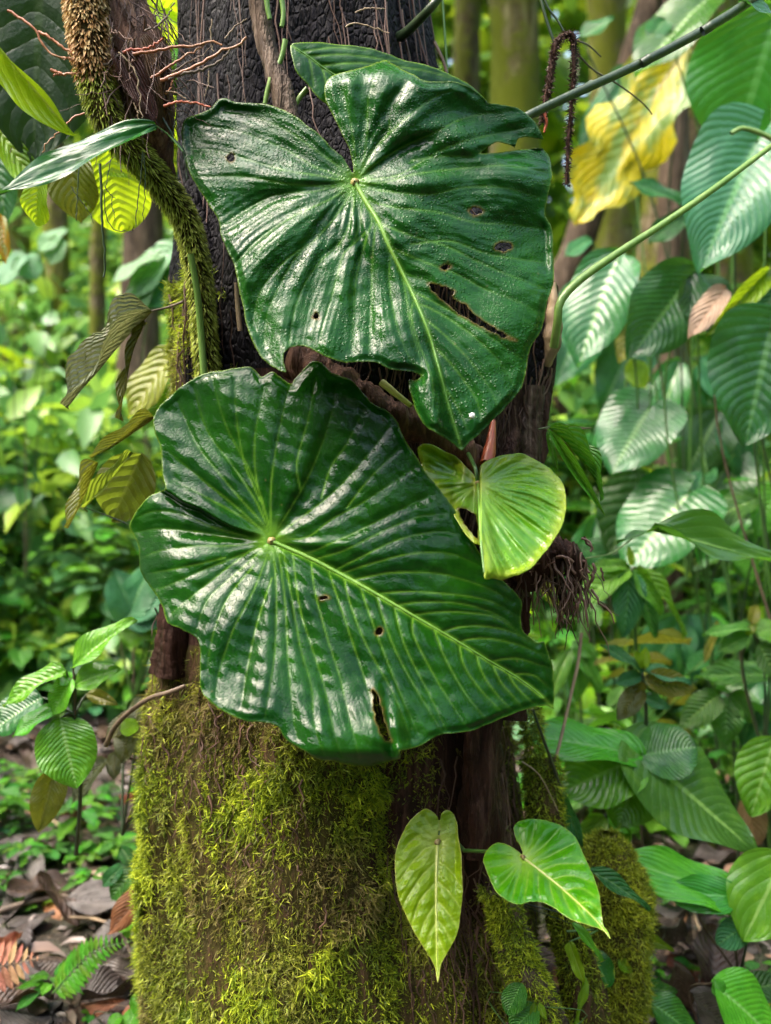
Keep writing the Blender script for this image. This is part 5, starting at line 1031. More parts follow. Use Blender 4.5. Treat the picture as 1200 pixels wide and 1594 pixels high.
# ================================================================== left side
CL = thing('climbing_stem', 'bristly climbing stem with orange roots hanging left of the trunk', 'climber', at(318, 600, 1.42))
def climbing_stem():
    g = np.random.default_rng(17)
    o, P, rr = rough_tube('stem', [(128, -80), (133, 0), (142, 80), (156, 150), (180, 205), (232, 262), (285, 335), (308, 420), (317, 510), (325, 600)], [1.27, 1.28, 1.28, 1.29, 1.30, 1.34, 1.38, 1.40, 1.41, 1.43], [28, 26, 24, 21, 19, 18, 17, 16, 16, 16], [0], M['moss_bed'], CL, n=120, sides=18, amp=.08, seed=21)
    n = 12000; k = (119*g.random(n)**1.15).astype(int); a = g.uniform(-np.pi, np.pi, n)
    T = unit(np.gradient(P, axis=0)); A = unit(np.cross(T, np.array([0., 1, 0]))); Bn = np.cross(T, A)
    d = A[k]*np.cos(a)[:, None]+Bn[k]*np.sin(a)[:, None]
    b = P[k]+d*(rr[k]*.95)[:, None]+T[k]*g.uniform(-.006, .006, n)[:, None]
    px, py = proj(b); up = py < 112+g.normal(0, 9, n)
    D = unit(d*1.0+T[k]*.35+g.normal(size=(n, 3))*.22); Bd = T[k]*.35+np.array([0, 0, -.25])
    for nm, sel, mat, lo, hi, w0, w1 in (('scale', up, 'bristle_brown', .006, .011, .0012, .0022), ('bristle', ~up, 'bristle_green', .005, .011, .0006, .0012)):
        V, F, tip, rn = strands(b[sel], D[sel], Bd[sel], g.uniform(lo, hi, sel.sum()), g.uniform(w0, w1, sel.sum()), 4, segs=3)
        tag(link(nm, mesh_np(nm, V, F, {'tip': tip, 'rnd': rn}, mat=M[mat]), o, (0, 0, 0)), kind='stuff')
    # green rib that runs down the mossy part
    ptube('green_rib', [(296, 395), (306, 450), (312, 510), (318, 590)], [1.365, 1.375, 1.385, 1.39], 5, 6, M['stem_pale'], CL)
    rough_tube('stem', [(127, -74), (118, -200), (112, -420)], [1.27, 1.30, 1.40], 28, 32, M['moss_bed'], CL, n=40, seed=23, amp=.15)
    rough_tube('sheathed_stem', [(186, -76), (176, -220), (172, -420)], [1.33, 1.36, 1.44], 28, 34, M['sheath'], CL, n=40, seed=24, amp=.3, f=22)
    # old brown sheathed stem beside it
    rough_tube('sheathed_stem', [(186, -80), (190, 0), (202, 50), (220, 110), (234, 170), (244, 240), (262, 300), (285, 345)], [1.33, 1.33, 1.33, 1.33, 1.34, 1.36, 1.39, 1.41], [28, 29, 34, 42, 34, 21, 20, 18], [0], M['sheath'], CL, n=110, sides=20, amp=.30, seed=22, f=22)
    for i, (pts, w) in enumerate((([(185, 80), (210, 110), (228, 145), (240, 188)], 26), ([(215, 60), (235, 105), (248, 150), (243, 190)], 30), ([(180, 10), (192, 50), (205, 85), (220, 120)], 24), ([(250, 70), (262, 100), (268, 140), (258, 170)], 22))):
        q = [at(p[0], p[1], 1.275+.012*i) for p in pts]
        put_leaf(CL, leafmesh('strap', 'dead_shaft', sag=.05, fold=.3, wave=.05, pleat=.01, npl=3, k=2.0, seed=i), q[0], q[-1], w*ppm(1.28)*1.6, (.3-.25*i, -.9, .1), name='dry_sheath')
    fib = []
    for _ in range(170):
        k_ = g.integers(20, 80); q0 = atv(g.uniform(165, 262), g.uniform(-10, 165), 1.28+g.uniform(-.01, .05)); m = 8; t = np.linspace(0, 1, m)[:, None]
        dd = unit(g.normal(0, .5, 3)+np.array([.15, 0, -1])); L = g.uniform(.03, .13)
        fib.append((q0+t*L*dd+np.cumsum(g.normal(0, .0025, (m, 3)), 0), np.linspace(1, .5, m)*g.uniform(.0005, .0014)))
    V, F, t, i = tubes(fib, 4)
    tag(link('fibre', mesh_np('fibre', V, F, {'rnd': g.random(len(fib))[i], 'along': t}, mat=M['fibre']), CL, (0, 0, 0)), kind='stuff')
    roots = [([(192, 82), (205, 77), (222, 77), (240, 71), (256, 60)], 2.6, 'root_red'), ([(208, 84), (237, 80), (272, 73), (305, 70), (330, 65), (345, 69)], 2.7, 'root_orange'), ([(235, 122), (257, 107), (280, 92), (305, 77), (318, 70)], 2.3, 'root_orange'),
             ([(250, 126), (275, 115), (300, 105), (320, 95), (342, 80), (362, 75), (375, 66), (386, 58)], 3.2, 'root_orange'), ([(262, 124), (285, 114), (307, 110), (335, 100), (350, 87), (364, 74)], 2.8, 'stem_brown'), ([(270, 112), (295, 96), (318, 84), (330, 70)], 1.4, 'stem_brown'), ([(255, 166), (275, 159), (300, 160), (327, 167)], 2.4, 'root_red'),
             ([(12, 16), (32, 29), (55, 47), (65, 67), (82, 85), (118, 95)], 2.4, 'root_orange'), ([(59, 50), (72, 55), (95, 72), (117, 87), (134, 101)], 2.6, 'root_orange'), ([(79, 109), (100, 116), (127, 113)], 2.6, 'root_orange'), ([(82, 118), (92, 115), (100, 116)], 1.8, 'root_orange'), ([(132, 176), (112, 185), (97, 200), (75, 222), (66, 238)], 1.5, 'root_orange'),
             ([(225, 48), (245, 40), (262, 22), (270, 5)], 1.6, 'stem_brown'), ([(270, 122), (266, 135), (258, 146)], 1.5, 'root_orange'), ([(185, 82), (205, 102), (215, 130), (220, 185)], 1.6, 'twig_tan'), ([(165, 28), (170, 45), (174, 62)], 1.4, 'twig_tan'), ([(208, 160), (214, 175), (216, 195)], 1.5, 'twig_tan'), ([(150, 102), (165, 100), (180, 90), (190, 80)], 2.2, 'stem_brown'),
             ([(258, 142), (275, 145), (300, 160)], 1.3, 'twig_tan'), ([(128, 100), (110, 92), (95, 92)], 1.4, 'root_orange')]
    for pts, r, mt in roots: ptube('aerial_root', pts, 1.265, r, r*.55, M[mt], CL, n=22, sides=6, jit=.0012)
    for pts, r in (([(156, 255), (158, 300), (160, 350), (163, 400), (162, 430)], 2.3), ([(222, 236), (220, 270), (214, 310), (211, 352)], 1.1), ([(224, 240), (226, 290), (221, 345)], .9), ([(123, 262), (121, 300), (118, 346)], 1.2), ([(163, 290), (172, 303), (180, 308)], .9), ([(162, 300), (164, 330), (172, 350), (182, 360), (200, 359), (208, 355)], .9), ([(175, 305), (174, 320), (180, 345)], .8), ([(110, 290), (128, 315), (142, 335), (146, 348)], .9), ([(250, 180), (262, 200), (270, 215), (285, 235), (290, 280)], 2.0), ([(258, 190), (265, 205), (268, 220)], 1.2), ([(276, 175), (270, 200), (268, 218)], 1.1), ([(172, 250), (166, 285), (160, 300)], .8)):
        ptube('hanging_rootlet', pts, 1.30, r, r*.7, M['stem_dark'], CL, n=18, sides=5, jit=.0010)
climbing_stem()
plant('lance_leaf', 'dark glossy lance leaf hanging down left from the climbing stem', 'leaf', [(243, 196, -2, 318, 86, dict(n=(.1, -.62, .75), dy=-.05, k=dict(sag=-.06, fold=.12, wave=.02, pleat=.006, npl=6, k=.9, nu=50, nv=19), via=[(262, 210), (285, 236)], free=1))], 1.24, foot=(290, 250, 1.36), mat='lance_dark', shape='lance', stem=2)
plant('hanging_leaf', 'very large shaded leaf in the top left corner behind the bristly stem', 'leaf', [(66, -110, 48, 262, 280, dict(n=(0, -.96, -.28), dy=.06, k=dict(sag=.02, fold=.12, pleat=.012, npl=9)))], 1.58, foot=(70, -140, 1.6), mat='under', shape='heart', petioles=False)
plant('hanging_leaf', 'curled lime strap shaped leaf at the left edge over the shaded leaf', 'leaf', [(-10, 62, 108, 208, 46, dict(n=(-.6, -.7, .3), dy=.0, k=dict(sag=.06, fold=.6, pleat=.006)))], 1.20, foot=(-10, 60, 1.2), mat='par_lime', shape='strap', petioles=False)
plant('hanging_leaf', 'rounded lime leaf glowing against the light under the lance leaf', 'leaf', [(170, 236, 192, 362, 104, dict(n=(.1, -.92, .35), dy=.03, k=dict(sag=.04, fold=.05)))], 1.62, foot=(170, 230, 1.62), mat='backlit', shape='round', petioles=False)
plant('hanging_leaf', 'olive leaf hanging left of the glowing lime leaf', 'leaf', [(108, 232, 116, 348, 92, dict(n=(-.2, -.95, .1), dy=.03)), (160, 235, 215, 268, 60, dict(n=(0, -.9, .3), mat='lf_lime', y=.04))], 1.6, foot=(110, 225, 1.6), mat='lf_olive', shape='ovate', petioles=False)
plant('hanging_leaf', 'small lime leaf peeking out under the tip of the lance leaf', 'leaf', [(62, 280, 46, 350, 62, dict(n=(-.1, -.9, .4), dy=.03))], 1.55, foot=(60, 275, 1.55), mat='backlit', shape='round', petioles=False)
plant('hanging_leaf', 'lime green margin leaf below the shaded leaf at the left edge', 'leaf', [(0, 205, 60, 300, 46, dict(n=(-.3, -.85, .4))), (28, 225, 40, 262, 36, dict(mat='lf_olive'))], 1.66, foot=(0, 200, 1.66), mat='lf_lime', shape='lance', petioles=False)
plant('hanging_leaf', 'pale teal leaf at the left edge beneath the lance leaf', 'leaf', [(-20, 215, 8, 335, 60, dict(n=(0, -.6, .8)))], 2.2, foot=(-20, 205, 2.2), mat='lf_teal', petioles=False)
plant('hanging_leaf', 'yellow leaf sliver at the left edge above the blurred plants', 'leaf', [(2, 335, 4, 405, 24, dict(n=(0, -.9, .3)))], 2.0, foot=(0, 330, 2.0), mat='yellow', petioles=False)
plant('hanging_leaf', 'cluster of glowing yellow green leaves between climbing stem and black trunk', 'leaf', [(262, -30, 284, 88, 62, dict(n=(0, -.9, .2), dy=.05)), (238, -20, 232, 46, 60, dict(dy=.05)), (286, 60, 276, 120, 34, dict(dy=.03, mat='lf_bright')), (272, 150, 268, 225, 44, dict(dy=.03)), (240, 20, 290, 34, 34)], 2.3, foot=(260, -40, 2.3), mat='backlit', shape='ovate', petioles=False)
plant('withered_leaf', 'grey mossy withered leaf hanging from a twig left of the trunk', 'leaf', [(236, 484, 94, 628, 50, dict(n=(-.2, -.75, .6), dy=-.02, k=dict(sag=.06, fold=.5, wave=.06, torn=.15, pleat=.02), via=[(262, 478), (284, 470)], free=1)), (225, 500, 160, 640, 14, dict(mat='lf_olive', nopet=1, shape='lance', n=(-.8, -.6, .1)))], 1.46, foot=(285, 470, 1.47), mat='skeleton', shape='strap', stemmat='stem_brown', stem=2.6)
plant('withered_leaf', 'bowed olive mossy leaf rib arching left of the lower giant leaf', 'leaf', [(240, 650, 150, 722, 16, dict(n=(.1, -.7, .6), k=dict(sag=-.18, fold=.5), via=[(262, 655), (285, 650)], free=1)), (152, 720, 113, 826, 18, dict(n=(-.5, -.8, .1), nopet=1, k=dict(sag=-.1, fold=.4)))], 1.5, foot=(285, 650, 1.5), mat='lf_olive', shape='strap', stemmat='stem_brown', stem=2.4)
plant('withered_leaf', 'translucent olive half leaf beside the left lobe of the lower giant leaf', 'leaf', [(132, 790, 214, 708, 22, dict(n=(-.6, -.8, 0), k=dict(sag=-.14, fold=.3), shape='strap', via=[(160, 800), (200, 816)], free=1)), (220, 706, 172, 812, 98, dict(n=(.1, -.95, .1), dy=.02, nopet=1, k=dict(sag=.05))), (112, 782, 136, 794, 5, dict(shape='strap', via=[(160, 800), (200, 816)], free=1))], 1.52, foot=(208, 818, 1.5), mat='olive_thin', shape='ellip', stem=2.0)
plant('withered_leaf', 'blurred yellowish leaf behind the left edge of the trunk', 'leaf', [(275, 545, 188, 640, 76, dict(n=(-.1, -.7, .6))), (268, 600, 215, 668, 40, dict(mat='lf_bright'))], 2.0, foot=(290, 540, 2.0), mat='yellow_soft', petioles=False)
# pleated seedling and its neighbours at the lower left
plant('pleated_plant', 'bright green plant with deeply pleated leaves left of the mossy trunk', 'plant', [(114, 1040, 198, 956, 54, dict(n=(-.3, -.6, .7))), (103, 1044, -6, 1086, 48, dict(n=(.1, -.5, .85), k=dict(sag=.2))), (117, 1066, 182, 1036, 46, dict(n=(.1, -.7, .7))), (112, 1056, 76, 1112, 54, dict(n=(-.3, -.7, .6))), (66, 1086, -25, 1136, 78, dict(mat='rib_teal', n=(0, -.6, .8), y=.06)), (86, 1106, 14, 1140, 44, dict(mat='rib_bright', n=(-.1, -.5, .8))), (94, 1118, 118, 1228, 96, dict(n=(.05, -.72, .7), k=dict(sag=.10, pleat=.022, npl=15))), (86, 1195, 60, 1298, 54, dict(mat='rib_olive', n=(.4, -.8, .3), y=.03)), (110, 1060, 92, 1052, 26, dict(mat='rib_bright')), (135, 1080, 182, 1094, 24, dict(mat='rib_olive', y=.03))], 1.62, foot=(118, 1330, 1.72), mat='rib_bright', shape='ovate', stem=3.0, hub=(116, 1112), stemmat='stem_dark', lk=dict(sag=.14, fold=.2, pleat=.02, npl=15))
plant('seedling', 'mottled silvery leaves drooping between pleated plant and trunk', 'plant', [(165, 1180, 104, 1250, 34, dict(n=(-.2, -.8, .5))), (205, 1120, 188, 1190, 40, dict(n=(.2, -.8, .5))), (180, 1170, 175, 1215, 26), (222, 1085, 205, 1130, 30), (210, 1110, 160, 1150, 30)], 1.75, foot=(190, 1300, 1.78), mat='skeleton', stemmat='stem_dark', lk=dict(sag=.15, fold=.2))
plant('seedling', 'round yellow lime leaf beside the mossy trunk edge', 'plant', [(214, 1128, 186, 1136, 28, dict(shape='round', n=(-.1, -.9, .4)))], 1.66, foot=(214, 1250, 1.7), mat='lf_lime', stem=1.2)
plant('seedling', 'dark green leaf above the red brown fallen leaf by the trunk foot', 'plant', [(216, 1350, 168, 1400, 44, dict(n=(-.2, -.9, .3))), (205, 1345, 188, 1318, 24, dict(mat='lf_teal')), (160, 1378, 190, 1345, 26, dict(mat='lf_teal'))], 1.9, foot=(215, 1440, 1.93), mat='lf_mid', shape='ellip', stem=1.3)
plant('seedling', 'small bright leaves at the trunk foot over the fern', 'plant', [(222, 1425, 180, 1448, 22, dict(n=(-.2, -.7, .6))), (205, 1430, 222, 1416, 14), (200, 1434, 196, 1462, 16)], 1.84, foot=(205, 1490, 1.86), mat='lf_bright', shape='ellip', stem=1.2)
plant('seedling', 'leaves sprouting at the bottom edge left of the mossy trunk', 'plant', [(205, 1550, 232, 1580, 30), (215, 1570, 190, 1612, 34, dict(n=(-.2, -.8, .5))), (230, 1575, 240, 1610, 34, dict(mat='lf_teal')), (190, 1580, 165, 1600, 22)], 1.66, foot=(212, 1640, 1.7), mat='lf_bright', shape='ellip', stem=1.3)
plant('seedling', 'bluish green seedling under the tan fern frond in the bottom left corner', 'plant', [(42, 1548, 18, 1520, 22), (42, 1548, 62, 1522, 18), (42, 1550, -4, 1556, 26), (40, 1555, 15, 1585, 28), (45, 1550, 66, 1540, 16)], 1.86, foot=(42, 1600, 1.88), mat='lf_teal', shape='ellip', stem=1.2)
plant('broad_leaf_plant', 'large mint green rosette behind the left edge of the lower giant leaf', 'plant', [(205, 950, 180, 885, 74, dict(n=(0, -.4, .9))), (210, 955, 258, 965, 60), (212, 948, 262, 900, 64), (205, 955, 160, 935, 50), (208, 960, 200, 1010, 54, dict(mat='lf_bright')), (215, 960, 240, 1000, 40, dict(mat='lf_bright')), (206, 945, 235, 870, 60)], 3.0, foot=(208, 1090, 3.05), mat='lf_teal', shape='heart', lk=dict(sag=.15, fold=.1))
plant('broad_leaf_plant', 'pair of big pale mint leaves left of the bristly climbing stem', 'plant', [(240, 400, 165, 432, 66, dict(n=(0, -.45, .9))), (262, 392, 205, 458, 64, dict(n=(0, -.5, .9))), (278, 440, 205, 470, 60, dict(n=(.1, -.9, .3), mat='lf_teal')), (255, 405, 292, 380, 60), (230, 430, 195, 500, 50)], 3.2, foot=(250, 900, 3.3), stem=1.2, mat='lf_pale', shape='heart', lk=dict(sag=.15, fold=.1))
plant('broad_leaf_plant', 'blurred pale blue green leaves at the left edge in mid height', 'plant', [(40, 395, -10, 440, 70, dict(n=(0, -.5, .9))), (30, 400, 58, 430, 50), (95, 370, 75, 410, 40), (60, 390, 100, 350, 40)], 3.6, foot=(40, 900, 3.7), stem=1.2, mat='lf_pale', shape='ovate', lk=dict(sag=.15, fold=.1))

# fern and dead frond
def fern(label, base, tip, Y, wmax, mat, npin=17, name='fern', cat='fern', n=(0, -.7, .7), up=.0):
    b, t = at(base[0], base[1], Y), at(tip[0], tip[1], Y+.04); root = thing(name, label, cat, b); m = ppm(Y)
    mid = (b+t)/2+Vector((0, 0, up)); q = resample(np.array([b, mid, t]), npin+2)
    tube_obj('rachis', [(q, np.linspace(1.6, .5, npin+2)*m)], M['stem_green'] if 'dead' not in mat else M['twig_tan'], root, 6)
    me = leafmesh('lance', mat, sag=.1, fold=.15, pleat=.003, npl=6, nu=12, nv=5)
    ax = Vector(q[-1]-q[0]).normalized(); nn = Vector(n).normalized(); sd = ax.cross(nn).normalized()
    for i in range(1, npin+1):
        f = i/npin; L = wmax*m*(math.sin(math.pi*min(1, .25+.75*f)**.9)*.9+.10)*(1 if i > 1 else .8)
        for s in (-1, 1):
            p = Vector(q[i]); d = (sd*s+ax*.35+nn*random.uniform(-.1, .1)).normalized()
            put_leaf(root, me, p, p+d*L, max(L*.30, .003), nn, name='pinna')
    return root
fern('small bright green fern frond by the foot of the mossy trunk', (82, 1546), (207, 1464), 1.74, 34, 'lf_bright', up=.03, n=(0, -.8, .6))
fern('dead salmon coloured fern frond in the lower left corner', (-40, 1514), (68, 1490), 1.74, 44, 'dead_pinkf', npin=9, n=(.1, -.85, .5), name='dead_frond')
# ------------------------------------------------------------------ litter, seedlings and understorey
def litter_leaf(p, mat, L, W, yaw, tilt, roll, me, label, group='fallen leaves on the forest floor', name='fallen_leaf'):
    o = bpy.data.objects.new(name, me); COL.objects.link(o)
    m = Matrix.Translation(p) @ Matrix.Rotation(yaw, 4, 'Z') @ Matrix.Rotation(tilt, 4, 'X') @ Matrix.Rotation(roll, 4, 'Y') @ Matrix.Diagonal((W, L, L, 1))
    o.matrix_world = m
    tag(o, label, 'fallen leaf', group); return o
def litter():
    g = np.random.default_rng(51); lib = {}
    for mt in ('dead', 'dead_grey', 'dead_red', 'dead_tan'):
        lib[mt] = [leafmesh('ellip' if i % 2 else 'ovate', mt, sag=s, fold=f, wave=w, curl=c, pleat=.004, npl=11, nu=18, nv=9, seed=i) for i, (s, f, w, c) in enumerate(((.05, .1, .05, .25), (-.15, .3, .08, 0), (.20, -.3, .06, .5), (-.05, .6, .10, 0), (.1, .0, .12, .8)))]
    names = dict(dead='dark brown fallen leaf', dead_grey='grey brown wet fallen leaf', dead_red='reddish brown fallen leaf', dead_tan='pale tan fallen leaf')
    n = 0
    while n < 285:
        side = g.random()
        if side < .55: px, py = g.uniform(-60, 250), 1600-470*g.random()**1.3
        elif side < .9: px, py = g.uniform(850, 1260), 1600-330*g.random()**1.2
        else: px, py = (g.uniform(-80, 260) if g.random() < .5 else g.uniform(860, 1260)), g.uniform(960, 1200)
        if px < 225 and 1445 < py < 1580 and g.random() < .6: continue
        p = gps(px, py); p.z += g.uniform(.004, .04)
        mt = g.choice(['dead', 'dead_grey', 'dead_red', 'dead_tan'], p=[.46, .46, .07, .01]); L = g.uniform(.07, .17)
        zone = ('near the bottom left corner' if px < 120 else 'by the left foot of the mossy trunk') if px < 300 and py > 1380 else 'left of the mossy trunk below the pleated plant' if px < 300 and py > 1200 else 'far back on the open ground left of the trunk' if px < 300 else 'far back among the low plants right of the trunk' if py < 1200 else 'right of the mossy stump under the ribbed leaves' if py < 1460 else 'near the bottom right corner'
        if n % 2: zone = zone.replace('near', 'tilted near', 1) if zone.startswith('near') else 'tilted, '+zone
        litter_leaf(p, mt, L, L*g.uniform(.4, .65), g.uniform(0, 6.28), g.normal(0, .22) if n % 2 else g.normal(0, .06), g.normal(0, .3) if n % 2 else g.normal(0, .08), lib[mt][g.integers(0, 5)], names[mt]+' '+zone); n += 1
    # the rest of the litter, too small and too many to count
    m = 20000; y = .6+8.9*g.random(m)**1.4; x = g.uniform(-1, 1, m)*(y*.75+1.2); z = ground_z(x, y)+g.uniform(0, .02, m)
    d = g.normal(size=(m, 3)); d[:, 2] *= .15; nn = g.normal(size=(m, 3))*.35; nn[:, 2] += 1; L = g.uniform(.025, .10, m)
    M['litter'] = mass_mat('leaf_litter', [(.2, (.045, .028, .018)), (.45, (.10, .07, .05)), (.65, (.17, .145, .135)), (.9, (.28, .16, .10))], tfac=.08)
    scatter('leaf_litter', np.stack([x, y, z], -1), d, nn, L, L*g.uniform(.3, .6, m), M['litter'], label='fine brown leaf litter covering the forest floor', seed=52)
litter()
def one(label, base, tip, w, Y, mat, n, name='fallen_leaf', k=None, dY=0):
    o = put_leaf(None, leafmesh('ellip', mat, **(k or {})), at(base[0], base[1], Y), at(tip[0], tip[1], Y+dY), w*ppm(Y), n, name=name)
    return tag(o, label, 'fallen leaf', 'fallen leaves on the forest floor')
one('red brown fallen leaf leaning against the left foot of the mossy trunk', (240, 1360), (176, 1452), 46, 1.72, 'dead_red', (-.5, -.8, .3), k=dict(sag=-.08, fold=.3, curl=.2))
one('tan dead leaf hanging curled at the right edge behind the arrow shaped leaf', (1160, 1228), (1180, 1318), 46, 2.05, 'dead_tan', (-.2, -.9, .2), k=dict(sag=.1, fold=.4))
one('dark ribbed dead leaf lying flat left of the red brown leaf', (100, 1402), (218, 1392), 60, 2.15, 'dead_grey', (0, -.4, .9), k=dict(sag=.05, fold=.1, pleat=.02))
one('crumpled grey dead leaf behind the green fern', (215, 1500), (150, 1560), 70, 1.84, 'dead_grey', (.2, -.6, .7), k=dict(sag=.15, fold=.2, wave=.1))
one('dead brown leaf upright on the dark litter in the lower right', (1050, 1500), (1070, 1580), 50, 1.75, 'dead', (0, -.85, .5), k=dict(sag=.1, fold=.3))
one('grey ribbed dead leaf in the bottom right between the green leaves', (1075, 1545), (1140, 1605), 62, 1.7, 'dead_grey', (0, -.5, .8), k=dict(sag=.05, pleat=.02))

def twig(label, pts, r, mat, lift=.015):
    P = [gp(*p) for p in pts]
    for q in P: q.z += lift+float(ground_z(np.array([q.x]), np.array([q.y]))[0])
    q = resample(np.array(P), 16); V, F, t, i = tubes([(q, np.linspace(r, r*.5, 16)*.001)], 6)
    V = V+.15*r*.001*wav(V[:, 0], V[:, 1], V[:, 2], 5, 90, 2)[:, None]
    tag(link('twig', mesh_np('twig', V, F, {'along': t}, mat=M[mat])), label, 'twig', 'twigs lying on the forest floor')
twig('pale broken stick lying on the litter at the lower left', [(66, 1298), (90, 1312), (116, 1330)], 7, 'twig_tan', .05)
twig('grey twig running right from the pale broken stick', [(118, 1330), (140, 1334), (175, 1338)], 4, 'stem_brown', .04)
twig('grey twig curving down from the pale broken stick', [(118, 1332), (110, 1355), (108, 1378)], 3.5, 'stem_brown', .03)
twig('long grey stick lying across the litter above the fern', [(60, 1392), (110, 1382), (160, 1370)], 5, 'stem_brown', .03)
twig('bleached curved stick above the green fern', [(95, 1462), (130, 1456), (165, 1464), (205, 1470)], 5, 'twig_tan', .04)
twig('thick grey branch lying at the left edge of the litter', [(-20, 1440), (40, 1428), (110, 1418), (175, 1430)], 9, 'stem_brown', .03)
twig('forked grey twig standing on the dark litter at the lower right', [(1075, 1450), (1085, 1480), (1105, 1505), (1130, 1520)], 5, 'twig_tan', .06)
twig('thin curved rootlet beneath the wide ribbed leaf', [(1066, 1405), (1074, 1440), (1060, 1490)], 3, 'root_orange', .06)
twig('thin rootlet rising under the wide ribbed leaf', [(1085, 1400), (1076, 1445), (1080, 1500)], 3, 'stem_brown', .06)
twig('bent thin root crossing the bare soil at the lower right', [(960, 1530), (1000, 1500), (1050, 1480), (1090, 1476)], 4, 'stem_brown', .03)
twig('pale rootlet hanging at the foot of the mossy stump', [(962, 1525), (970, 1555), (985, 1580)], 3, 'twig_tan', .03)
twig('brown stick in the shade right of the arrow shaped leaf', [(1080, 1140), (1090, 1175), (1120, 1200)], 6, 'stem_brown', .05)

def copy_plant(proto, kids, loc, rz, sc, label, group):
    r = proto.copy(); COL.objects.link(r); r.location = loc; r.rotation_euler = (0, 0, rz); r.scale = (sc, sc, sc)
    r['label'] = label; r['group'] = group
    for k in kids:
        c = k.copy(); COL.objects.link(c); c.parent = r
    return r
def make_bush(name, label, cat, nl, L, ratio, h, mats, shape, seed, spread=.5, droop=.3, stems=1, lk=None, hi=False):
    g = np.random.default_rng(seed); root = thing(name, label, cat, (0, 0, 0)); kids = []
    tops = [np.array([g.normal(0, .12*h*stems), g.normal(0, .12*h*stems), h*g.uniform(.8, 1.05)]) for _ in range(stems)]
    pth = []
    for tp in tops:
        q = resample(np.array([[0, 0, 0], tp*np.array([.3, .3, .5]), tp]), 10); pth.append((q, np.linspace(.006, .002, 10)*max(h, .2)))
    kids.append(tube_obj('stem', pth, M['stem_green'], root, 5))
    for i in range(nl):
        q = pth[i % stems][0]; f = .10+.90*(i+1)/nl if h > .25 else .75+.25*(i+1)/nl
        b = q[min(9, int(f*9))]; a = i*2.4+g.normal(0, .25); el = g.normal(.25-droop*(1-f), .22)
        d = np.array([math.cos(a)*math.cos(el), math.sin(a)*math.cos(el), math.sin(el)]); LL = L*g.uniform(.7, 1.15)
        b2 = b+d*LL*.25
        kids.append(put_leaf(root, leafmesh(shape, mats[i % len(mats)], nu=24 if hi else 14, nv=9 if hi else 7, seed=i % 3, **(lk or dict(sag=.22, fold=.2, wave=.04))), Vector(b2), Vector(b2+d*LL+np.array([0, 0, -droop*LL*.6])), LL*ratio, (d[0]*.3, d[1]*.3, 1)))
    return root, kids
# ---- seedlings on the litter
def seedlings():
    g = np.random.default_rng(61)
    protos = [make_bush('seedling', 'x', 'seedling', n, L, r, h, m, s, 70+i, droop=.25) for i, (n, L, r, h, m, s) in enumerate((
        (5, .045, .62, .035, ['lf_bright'], 'ellip'), (4, .05, .7, .04, ['lf_bright', 'lf_mid'], 'round'), (7, .05, .5, .06, ['lf_mid'], 'ovate'), (6, .04, .6, .05, ['lf_teal', 'lf_mid'], 'ellip'), (3, .05, .66, .03, ['lf_lime', 'lf_bright'], 'ellip'), (9, .065, .5, .11, ['lf_bright', 'lf_mid'], 'ovate')))]
    LB = ('tiny bright green seedling on the leaf litter left of the trunk', 'tiny green seedling on the dark soil right of the trunk', 'blurred small green seedling further back left of the trunk', 'blurred small green seedling further back right of the trunk')
    first = [True]*6; spots = []
    for (px, py) in [(10, 1275), (35, 1305), (90, 1340), (60, 1352), (108, 1275), (128, 1348), (175, 1278), (88, 1372), (12, 1330), (160, 1405), (20, 1235), (100, 1265), (180, 1325), (30, 1380), (75, 1585), (140, 1590), (195, 1300), (5, 1410), (62, 1260), (150, 1290)]: spots.append((px, py, 0))
    for _ in range(46): spots.append((g.uniform(-60, 225), g.uniform(1180, 1420), 0))
    for _ in range(22): spots.append((g.uniform(900, 1230), 1600-330*g.random()**1.3, 1))
    for _ in range(120): spots.append((g.uniform(-120, 270), g.uniform(915, 1130), 2))
    for _ in range(95): spots.append((g.uniform(870, 1320), g.uniform(935, 1340), 3))
    def zlabel(px, py, z):
        kx = ('at the left edge' if px < 55 else 'below the pleated plant' if px < 135 else 'beside the mossy trunk') if px < 300 else ('just right of the mossy stump' if px < 1000 else 'under the wide ribbed leaf' if px < 1110 else 'at the lower right edge')
        if z == 0: return 'tiny bright seedling on the litter '+kx+(', near the fern' if py > 1400 else ', in the nearer row' if py > 1310 else ', in the middle row' if py > 1240 else ', in the back row')
        if z == 1: return 'tiny green seedling on the dark soil '+kx
        return LB[z]+(' '+kx if px < 300 else ' at the edge' if px > 1110 else ' near the trunk' if px < 980 else '')
    for (px, py, z) in spots:
        p = gps(px, py); p.z -= .003
        k = int(g.integers(0, 6)); r, kids = protos[k]; sc = g.uniform(.7, 1.4)*(.65 if py > 1360 else 1) if z < 2 else g.uniform(1.3, 2.9)
        if first[k]:
            first[k] = False; r.location = p; r.rotation_euler = (0, 0, g.uniform(0, 6.28)); r.scale = (sc,)*3; r['label'] = zlabel(px, py, z); r['group'] = 'seedlings on the forest floor'
        else: copy_plant(r, kids, p, g.uniform(0, 6.28), sc, zlabel(px, py, z), 'seedlings on the forest floor')
seedlings()
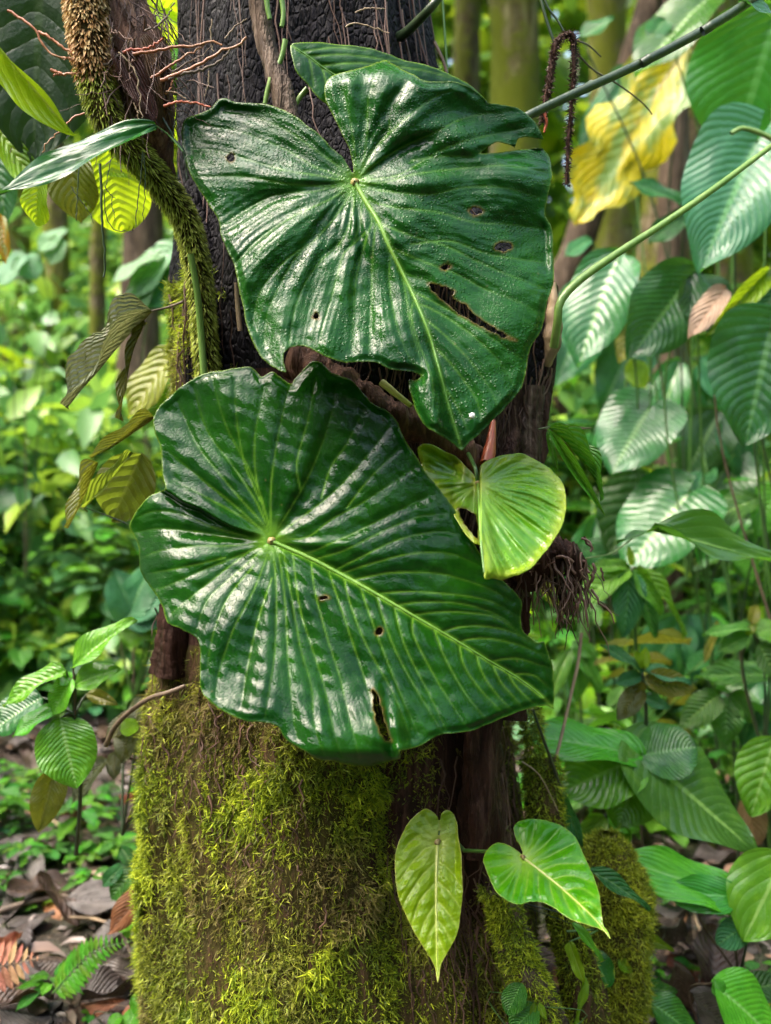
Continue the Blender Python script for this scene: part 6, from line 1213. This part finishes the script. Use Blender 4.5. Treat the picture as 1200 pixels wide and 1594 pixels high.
# ---- understorey shrubs, out of focus
def understorey():
    g = np.random.default_rng(81)
    kinds = [(22, .17, .5, .75, ['lf_teal', 'lf_mid'], 'ovate', 2, 'leafy'), (16, .30, .6, 1.15, ['rib_teal', 'rib_mid'], 'heart', 3, 'broad leaved'), (30, .15, .45, 1.0, ['lf_bright', 'lf_mid', 'lf_lime'], 'ovate', 3, 'fresh green'), (20, .24, .36, 1.3, ['lf_pale', 'lf_teal'], 'lance', 2, 'narrow leaved'), (22, .17, .6, .7, ['lf_pale', 'lf_bright'], 'ellip', 2, 'pale mint'), (30, .22, .5, 1.8, ['lf_mid', 'lf_olive', 'lf_bright'], 'ovate', 3, 'tall olive'), (46, .085, .55, .8, ['lf_bright', 'lf_mid'], 'ellip', 4, 'small leaved'), (26, .32, .10, .8, ['par_bright', 'lf_olive', 'par_mid'], 'strap', 3, 'grassy')]
    protos = [make_bush('understorey_shrub', 'x', 'shrub', n, L, r, h, m, s, 90+i, stems=st, droop=.35) for i, (n, L, r, h, m, s, st, _) in enumerate(kinds)]
    first = [True]*8; G_ = 'understorey shrubs behind the trunk'
    spots = []
    for _ in range(95): d = 3.9+4.0*g.random()**1.1; spots.append((g.uniform(-.50*d-.1, -.12*d), d, 'left'))
    for _ in range(85): d = 2.6+5.0*g.random()**1.1; spots.append((g.uniform(.17*d, .52*d+.1), d, 'right'))
    for x, y, side in spots:
        px = 600+FPX*x/y
        if side == 'left' and px > 20 and y < 3.6: continue            # the litter stays open beside the trunk
        if side == 'right' and 1000 < px < 1130 and y < 3.4: continue
        k = int(g.choice(8, p=[.14, .10, .17, .09, .13, .10, .20, .07])) if side == 'right' else int(g.choice(8, p=[.18, .08, .22, .03, .16, .03, .25, .05])); r, kids = protos[k]; sc = g.uniform(.75, 1.35)
        if y > 5: sc *= 1.25
        z = float(ground_z(np.array([x]), np.array([y]))[0]); far = 'far back' if y > 5.2 else 'not far behind'
        zz = ('at the left edge' if px < 70 else 'beside the thin left stems' if px < 160 else 'just left of the trunk') if side == 'left' else ('just right of the trunk' if px < 960 else 'under the ribbed leaves' if px < 1100 else 'at the right edge')
        lb = f'blurred {kinds[k][7]} shrub {far} {zz}, {"larger" if sc > 1.1 else "smaller"} one'
        if first[k]:
            first[k] = False; r.location = (x, y, z); r.scale = (sc,)*3; r['label'] = lb; r['group'] = G_
        else: copy_plant(r, kids, (x, y, z), g.uniform(0, 6.28), sc, lb, G_)
    for i, f in enumerate(first):
        if f:
            for c in protos[i][1]: bpy.data.objects.remove(c)
            bpy.data.objects.remove(protos[i][0])
understorey()
